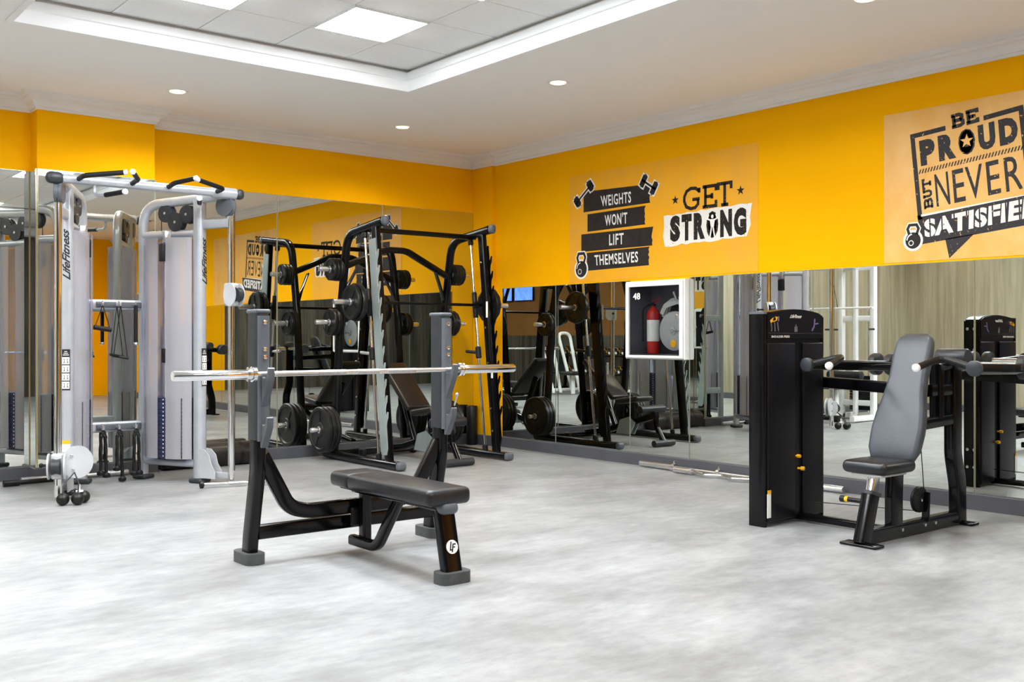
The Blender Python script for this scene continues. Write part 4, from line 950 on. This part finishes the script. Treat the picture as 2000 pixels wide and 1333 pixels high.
def stirrup(x, z, wd, L, label, dy=0, r_=.016):
    t = thing('hand_strap', label, 'cable handle', (x, hy, z - L), 'strap handles on the upper beam')
    a = (x - wd, hy - .01 - dy, z - L); b_ = (x + wd, hy - .01 + dy, z - L - .02)
    for e in (a, b_): MB().sweep([(x, hy - .012, z), e], rrect(.004, .016, .0015), up=(0, 1, 0)).build('strap', 'rubber', t)
    MB().lathe(a, Vector(b_) - Vector(a), [(r_ * .7, -.01), (r_, -.006), (r_, (Vector(b_) - Vector(a)).length + .006), (r_ * .7, (Vector(b_) - Vector(a)).length + .01)], 14).build('grip', 'black_plastic', t)
    MB().lathe((x, hy - .012, z - .005), (0, 0, 1), [(.010, 0), (.012, .015), (.010, .03)], 10).build('ring', 'steel', t)
stirrup(DX - .12, 1.47, .062, .185, 'short black strap handle at the left end of the upper beam', 0, .020)
stirrup(DX - .005, 1.47, .055, .41, 'long thin strap handle hanging left on the middle upper hook', .02, .011)
stirrup(DX + .025, 1.47, .050, .42, 'long thin strap handle hanging right on the middle upper hook', -.02, .011)
t = thing('curl_bar', 'short black bar with chrome end hanging beside the right column', 'cable handle', (DX + .15, hy, 1.15))
MB().tube([(DX + .15, hy - .012, 1.47), (DX + .15, hy - .012, 1.16)], .016).build('grip', 'black_plastic', t)
MB().lathe((DX + .15, hy - .012, 1.16), (0, 0, -1), [(.016, 0), (.019, .004), (.019, .020), (.012, .025)], 14).build('end_cap', 'chrome', t)
# ball rope under the left trolley
bp = [(-4.905, -1.62, .046), (-4.815, -1.66, .046), (-4.750, -1.58, .046)]
t = thing('ball_rope', 'cable attachment with three black rubber balls on the floor by the left column', 'rope handle', (-4.84, -1.62, 0))
for q in bp: MB().sphere(q, .045, 20).build('ball', 'rubber', t)
MB().lathe((-4.785, -1.60, .086), (0, 0, 1), [(.026, 0), (.026, .010), (.006, .014), (.006, .055)], 14).build('swivel', 'white_plastic', t)
for q in bp[:2]: MB().tube(fillet([q, (q[0] + .02, q[1] + .04, .15), (-4.80, -1.53, .22)], .05), .005, 8).build('cord', 'rubber', t)
# straight bar lying at the foot of the right column
t = thing('lat_bar', 'short chrome pull bar with black ends on the floor by the right column', 'cable handle', (-3.45, -1.60, 0))
b0, b1 = Vector((-3.80, -1.42, .030)), Vector((-3.28, -1.60, .030)); bd = (b1 - b0)
MB().tube([b0, b1], .0135, 14).build('bar', 'chrome', t)
for k, q in ((0, b0), (1, b1)): MB().lathe(q, bd * (-1 if k == 0 else 1), [(.016, -.02), (.030, -.012), (.030, .012), (.016, .02)], 16).build('end_ball', 'rubber', t)
MB().lathe(b0 + bd * .38, bd, [(.0145, 0), (.0145, .14)], 14).build('knurled_grip', 'knurl', t)

# ------------------------------------------------------------------ fire cabinet set into the right wall
fy0, fy1, fz0, fz1, fx = -3.187, -2.453, 1.003, 1.728, -.080
fc = thing('fire_cabinet', 'white glass-fronted fire hose cabinet numbered 48 on the right wall', 'fire cabinet', (0, (fy0 + fy1) / 2, fz0))
wd = .022
sh = MB()
sh.box(fx + .012, -.002, fy0, fy0 + wd, fz0, fz1).box(fx + .012, -.002, fy1 - wd, fy1, fz0, fz1)
sh.box(fx + .012, -.002, fy0 + wd, fy1 - wd, fz0, fz0 + wd).box(fx + .012, -.002, fy0 + wd, fy1 - wd, fz1 - wd, fz1)
sh.build('case', 'white_plastic', fc)
iy0, iy1, iz0, iz1 = HY0 + .004, HY1 - .004, HZ0 + .004, HZ1 - .004
MB().box(fx + .013, .24, iy0, iy0 + .006, iz0, iz1).box(fx + .013, .24, iy1 - .006, iy1, iz0, iz1).box(fx + .013, .24, iy0, iy1, iz0, iz0 + .006).box(fx + .013, .24, iy0, iy1, iz1 - .006, iz1).box(.234, .240, iy0, iy1, iz0, iz1).build('liner', 'cabinet_inner', fc)
dw = .040
dr_ = MB()
dr_.box(fx - .008, fx + .012, fy0 + .012, fy0 + dw + .012, fz0 + .012, fz1 - .012).box(fx - .008, fx + .012, fy1 - dw - .012, fy1 - .012, fz0 + .012, fz1 - .012)
dr_.box(fx - .008, fx + .012, fy0 + dw + .012, fy1 - dw - .012, fz0 + .012, fz0 + dw - .006).box(fx - .008, fx + .012, fy0 + dw + .012, fy1 - dw - .012, fz1 - dw - .012, fz1 - .012)
door = dr_.build('door', 'white_plastic', fc)
MB().box(fx + .001, fx + .004, fy0 + dw + .01, fy1 - dw - .01, fz0 + dw - .008, fz1 - dw - .01).build('pane', 'glass', door)
letter(MB(), '48', [(2.556, 1.556), (2.650, 1.556), (2.650, 1.618), (2.556, 1.618)], lambda u, v: (fx - .001, -u, v), .03).build('number', 'print_white', door)
MB().rbox((fx - .012, fy0 + .075, 1.39), (.012, .022, .05), .004).build('latch', 'steel', door)
# fire extinguisher standing inside
ex = thing('fire_extinguisher', 'red fire extinguisher with white label inside the wall cabinet', 'fire extinguisher', (.09, -2.655, HZ0 + .011))
ez = HZ0 + .011
MB().lathe((.09, -2.655, ez), (0, 0, 1), [(.050, 0), (.058, .006), (.060, .02), (.060, .37), (.052, .405), (.030, .43), (.018, .44), (.018, .455)], 28).build('cylinder', 'red_paint', ex)
MB().lathe((.09, -2.655, ez + .12), (0, 0, 1), [(.0606, 0), (.0606, .20)], 28).build('label_sleeve', 'print_white', ex)
MB().rbox((.09, -2.655, ez + .470), (.04, .045, .035), .008).build('valve', 'black_plastic', ex)
MB().sweep([(.09, -2.645, ez + .485), (.085, -2.745, ez + .535)], rrect(.018, .008, .003)).sweep([(.09, -2.645, ez + .470), (.085, -2.735, ez + .490)], rrect(.018, .008, .003)).build('lever', 'red_paint', ex)
MB().tube(fillet([(.07, -2.635, ez + .47), (.03, -2.575, ez + .42), (.04, -2.570, ez + .12)], .06), .010).build('hose', 'rubber', ex)
# hose reel with folded canvas hose
hr = thing('hose_reel', 'grey fire hose reel with folded pale hose inside the wall cabinet', 'hose reel', (.12, -2.94, HZ0 + .02))
MB().lathe((.06, -2.945, 1.262), (1, 0, 0), [(.03, -.012), (.165, -.010), (.180, -.004), (.182, .006), (.165, .010), (.03, .010)], 40).build('front_disc', 'silver_plate', hr)
MB().lathe((.06, -2.945, 1.262), (1, 0, 0), [(.12, .012), (.12, .11)], 32).build('drum', 'hose_canvas', hr)
MB().lathe((.17, -2.945, 1.262), (1, 0, 0), [(.03, 0), (.175, 0), (.178, .012), (.03, .012)], 40).build('rear_disc', 'silver_plate', hr)
MB().lathe((.045, -2.945, 1.262), (-1, 0, 0), [(.040, 0), (.036, .012), (.016, .016), (.016, .028)], 20).build('hub', 'silver_paint', hr)
MB().lathe((.046, -2.945, 1.145), (-1, 0, 0), [(.036, 0), (.036, .002)], 20).build('yellow_sticker', 'yellow_plastic', hr)
MB().sweep([(.03, -2.945, 1.262), (.03, -3.04, 1.262)], rrect(.01, .010, .003)).build('crank', 'steel', hr)
MB().box(.043, .046, -3.06, -3.00, 1.38, 1.41).build('tag', 'print_white', hr)
for k in range(3):
    MB().sweep(fillet([(.10 + k * .03, -2.755, 1.42 - k * .03), (.10 + k * .03, -2.80, 1.50 + k * .02), (.10 + k * .03, -2.95, 1.535 + k * .012), (.10 + k * .03, -3.06, 1.49)], .06), rrect(.05, .016, .006), up=(1, 0, 0)).build('hose_fold', 'hose_canvas', hr)
MB().tube([(.09, -2.95, 1.55), (.07, -2.93, 1.625)], .016).build('nozzle', 'steel', hr)

# ------------------------------------------------------------------ loose bars and gear on the floor
t = thing('straight_bar', 'long chrome barbell lying on the floor along the right baseboard', 'barbell', (-.07, -3.7, 0))
MB().lathe((-.085, -2.66, .032), (0, -1, 0), [(.022, -.004), (.0255, 0), (.0255, .40), (.038, .402), (.038, .425), (.0145, .43), (.0145, 1.72), (.038, 1.725), (.038, 1.745), (.0255, 1.75), (.0255, 2.14), (.022, 2.145)], 20).build('bar', 'steel', t)
t = thing('ez_curl_bar', 'chrome zigzag curl bar lying on the floor in front of the straight bar', 'barbell', (-.18, -3.7, 0))
zg = [(-.165, -3.34, .028), (-.165, -3.42, .028), (-.235, -3.55, .028), (-.150, -3.68, .028), (-.235, -3.84, .028), (-.150, -3.98, .028), (-.235, -4.10, .028), (-.165, -4.22, .028), (-.165, -4.32, .028)]
MB().tube(fillet(zg, .04, 5), .0135, 14).build('bar', 'chrome', t)
for y_, sg in ((-3.34, 1), (-4.32, -1)): MB().lathe((-.165, y_, .028), (0, sg, 0), [(.034, -.02), (.034, 0), (.025, .002), (.025, .19), (.022, .193)], 18).build('sleeve', 'steel', t)
for y_ in (-3.06, -3.57):
    t = thing('spring_collar', 'shiny spring collar clamped on the floor bars nearer the corner' if y_ > -3.3 else 'shiny spring collar on the floor bars nearer the press tower', 'collar', (-.085, y_, .03), 'bar collars')
    MB().lathe((-.085, y_, .032), (0, -1, 0), [(.0262, 0), (.036, .001), (.036, .034), (.0262, .035)], 20).build('ring', 'chrome', t)
    for sg in (-1, 1): MB().tube([(-.085, y_ - .017 + sg * .012, .066), (-.085 + sg * .03, y_ - .017 + sg * .02, .088)], .005, 8).build('lever', 'chrome', t)
t = thing('curl_barbell', 'worn steel curl bar on the floor behind the cable machine', 'barbell', (-4.4, -.27, 0))
MB().lathe((-4.86, -.275, .030), (1, 0, 0), [(.02, -.003), (.024, 0), (.024, .20), (.034, .202), (.034, .23), (.0145, .234), (.0145, .62), (.034, .624), (.034, .65), (.025, .652), (.028, .70), (.024, .705), (.024, .86), (.021, .863)], 18).build('bar', 'knurl', t)
t = thing('black_bar', 'short black bar with collar on the floor at the foot of the pillar', 'barbell', (-4.7, -.36, 0))
MB().lathe((-5.02, -.365, .028), (1, 0, 0), [(.02, 0), (.028, .004), (.028, .12), (.020, .125), (.020, .50), (.024, .505), (.024, .62)], 18).build('bar', 'rubber', t)
t = thing('rolled_mat', 'long black padded roll lying on the floor along the back baseboard', 'padded roll', (-3.15, -.16, 0))
MB().lathe((-3.66, -.148, .112), (1, 0, 0), [(.06, 0), (.104, .006), (.110, .02), (.110, .90), (.104, .914), (.06, .92)], 28).build('roll', 'vinyl_brown', t)
for xx in (-3.50, -2.95): MB().lathe((xx, -.148, .112), (1, 0, 0), [(.1108, 0), (.1108, .04)], 28).build('strap', 'rubber', t)
t = thing('foam_roller', 'black foam roller standing upright in the room corner', 'foam roller', (-.135, -.10, 0))
MB().lathe((-.135, -.10, 0), (0, 0, 1), [(.035, .002), (.058, 0), (.062, .006), (.062, .43), (.058, .438), (.030, .438)], 24).build('roller', 'rubber', t)
MB().lathe((-.135, -.10, 0), (0, 0, 1), [(.010, .440), (.032, .440), (.032, .4405), (.010, .4405)], 20).build('core_end', 'dark_grey_plastic', t)

# ------------------------------------------------------------------ gear outside the frame, seen only in the mirrors
# white lat pulldown
lx, ly = -6.35, -.85
t = thing('lat_pulldown', 'white lat pulldown machine seen in the right-wall mirror above the backrest', 'gym machine', (lx, ly, 0))
for s_ in (-1, 1):
    MB().sweep([(lx, ly + s_ * .26, .03), (lx, ly + s_ * .26, 2.25)], rrect(.09, .07, .012), up=(0, 1, 0)).build('upright', 'white_metal', t)
    MB().sweep([(lx - .35, ly + s_ * .26, .05), (lx + .55, ly + s_ * .26, .05)], rrect(.07, .08, .012)).build('base_rail', 'white_metal', t)
    MB().tube([(lx + .10, ly + s_ * .26, 1.32), (lx + .22, ly + s_ * .40, 1.32)], .014).build('bar_holder', 'black_plastic', t)
for zz in (.25, 1.48, 2.22): MB().sweep([(lx, ly - .24, zz), (lx, ly + .24, zz)], rrect(.07, .08, .012)).build('crossbar', 'white_metal', t)
MB().sweep([(lx + .05, ly, .08), (lx + .05, ly, 2.2)], rrect(.07, .06, .012), up=(0, 1, 0)).build('center_column', 'white_metal', t)
MB().sweep([(lx, ly, 2.24), (lx + .75, ly, 2.28)], rrect(.07, .08, .012)).build('top_arm', 'white_metal', t)
for k in range(12): MB().rbox((lx - .12, ly, .16 + k * .042), (.13, .34, .038), .006).build('stack_plate', 'black_plastic', t)
for s_ in (-1, 1): MB().tube([(lx - .12, ly + s_ * .10, .1), (lx - .12, ly + s_ * .10, 2.2)], .011).build('guide_rod', 'chrome', t)
MB().rbox((lx + .55, ly, .50), (.34, .30, .07), .03).build('seat', 'vinyl_pad', t)
MB().sweep([(lx + .55, ly, .05), (lx + .55, ly, .47)], rrect(.07, .07, .012), up=(0, 1, 0)).build('seat_post', 'white_metal', t)
MB().lathe((lx + .32, ly - .28, .66), (0, 1, 0), [(.04, 0), (.06, .01), (.06, .55), (.04, .56)], 18).build('thigh_roller', 'vinyl_pad', t)
MB().tube([(lx + .50, ly - .55, 1.62), (lx + .50, ly + .55, 1.62)], .015).build('pull_bar', 'white_plastic', t)
MB().tube([(lx + .50, ly, 1.62), (lx + .70, ly, 2.26)], .004, 8).build('cable', 'rubber', t)
MB().lathe((lx + .75, ly - .2, .06), (0, 1, 0), [(.03, 0), (.05, .01), (.05, .39), (.03, .40)], 18).build('foot_roller', 'rubber', t)
# shelf and hand shower style fixtures on the cladding
t = thing('wall_phone', 'small white wall phone on the pale cladding seen in the mirror', 'phone', (XL, -1.45, 1.2))
MB().rbox((XL + .03, -1.45, 1.40), (.055, .12, .22), .012).build('body', 'white_plastic', t)
MB().rbox((XL + .07, -1.45, 1.40), (.035, .05, .20), .012).build('handset', 'white_plastic', t)
MB().tube(fillet([(XL + .06, -1.45, 1.30), (XL + .07, -1.52, 1.0), (XL + .03, -1.48, .75), (XL + .04, -1.46, .70)], .06), .008, 8).build('cord', 'black_plastic', t)
# white treadmill with teal console
tx, tyy = -7.4, -4.6
t = thing('treadmill', 'white treadmill with teal console seen small in the right-wall mirror', 'treadmill', (tx, tyy, 0))
MB().rbox((tx, tyy, .12), (.80, 1.70, .16), .05).build('deck', 'white_plastic', t)
MB().rbox((tx, tyy - .05, .205), (.52, 1.50, .02), .008).build('belt', 'rubber', t)
for s_ in (-1, 1):
    MB().sweep([(tx + s_ * .36, tyy + .70, .12), (tx + s_ * .36, tyy + .60, 1.15)], rrect(.09, .07, .02), up=(0, 1, 0)).build('mast', 'white_plastic', t)
    MB().tube([(tx + s_ * .36, tyy + .62, .98), (tx + s_ * .36, tyy + .15, .95)], .022).build('handrail', 'black_plastic', t)
MB().rbox((tx, tyy + .60, 1.18), (.80, .22, .30), .06).build('console', 'teal', t)
MB().rbox((tx, tyy + .75, .30), (.78, .35, .34), .08).build('motor_hood', 'white_plastic', t)
# white tube frame machine
ux, uy = -7.55, -7.1
t = thing('tube_machine', 'white bent-tube machine seen small in the mirror near the corner', 'gym machine', (ux, uy, 0))
for o_ in (-.27, .27):
    MB().tube(fillet([(ux + o_ - .20 + .1, uy + .25, .04), (ux + o_ - .17, uy - .15, 1.30), (ux + o_ + .17, uy - .15, 1.30), (ux + o_ + .20 - .1, uy + .25, .04)], .14, 8), .035).build('hoop', 'white_metal', t)
MB().tube([(ux - .5, uy + .22, .10), (ux + .5, uy + .22, .10)], .035).build('floor_bar', 'white_metal', t)
MB().rbox((ux, uy - .10, .75), (.5, .10, .55), .04).build('pad', 'vinyl_pad', t)
MB().rbox((ux, uy + .45, .45), (.40, .40, .08), .035).build('seat', 'vinyl_pad', t)
MB().sweep([(ux, uy + .45, .02), (ux, uy + .45, .42)], rrect(.07, .07, .012), up=(0, 1, 0)).build('seat_post', 'white_metal', t)
# dumbbell rack along the left wall
rx = -8.72
t = thing('dumbbell_rack', 'black two-tier dumbbell rack along the far wall seen in the mirrors', 'rack', (rx, -7.2, 0))
for yy in (-8.35, -5.75):
    MB().sweep([(rx - .2, yy, .05), (rx + .25, yy, .05)], rrect(.07, .07, .012)).build('foot', 'black_gloss', t)
    MB().sweep([(rx - .12, yy, .05), (rx - .20, yy, 1.0)], rrect(.07, .06, .012), up=(0, 1, 0)).build('upright', 'black_gloss', t)
for zz, xo in ((.42, .08), (.82, -.04)):
    for q in (-.10, .10): MB().sweep([(rx + xo + q, -8.4, zz + q * -.25), (rx + xo + q, -5.7, zz + q * -.25)], rrect(.05, .03, .008)).build('shelf_rail', 'black_gloss', t)
db = thing('dumbbell', 'black hex dumbbell with yellow ring on the far rack seen in the mirrors', 'dumbbell', (0, 0, 0), 'dumbbells on the rack')
for s_ in (-1, 1):
    MB().lathe((s_ * .055, 0, 0), (s_, 0, 0), [(.04, 0), (.062, .008), (.062, .085), (.05, .095)], 6).build('head', 'rubber', db)
    MB().lathe((s_ * .1505, 0, 0), (s_, 0, 0), [(.030, -.002), (.030, .001)], 16).build('end_badge', 'print_white', db)
    MB().lathe((s_ * .075, 0, 0), (s_, 0, 0), [(.0585, 0), (.0635, .001), (.0635, .012), (.0585, .013)], 6).build('ring', 'yellow_plastic', db)
MB().lathe((-.056, 0, 0), (1, 0, 0), [(.015, 0), (.017, .056), (.015, .112)], 12).build('handle', 'chrome', db)
k = 0
for zz, xo in ((.42, .08), (.82, -.04)):
    for i in range(13):
        o = db if k == 0 else copy_tree(db); k += 1
        o.location = (rx + xo, -8.3 + i * .205, zz + .081); o.rotation_euler = (0, .245, 0)
# wall screens
for yy in (-10.9, -10.1):
    t = thing('wall_screen', 'wall screen showing blue on the far side, seen in the corner mirror' if yy < -10.5 else 'second blue wall screen on the far side, seen in the corner mirror', 'television', (XL, yy, 2.1), 'wall screens')
    MB().rbox((XL + .03, yy, 2.32), (.05, .72, .44), .012).build('case', 'black_plastic', t)
    MB().box(XL + .0555, XL + .057, yy - .34, yy + .34, 2.12, 2.52).build('display', 'screen_blue', t)
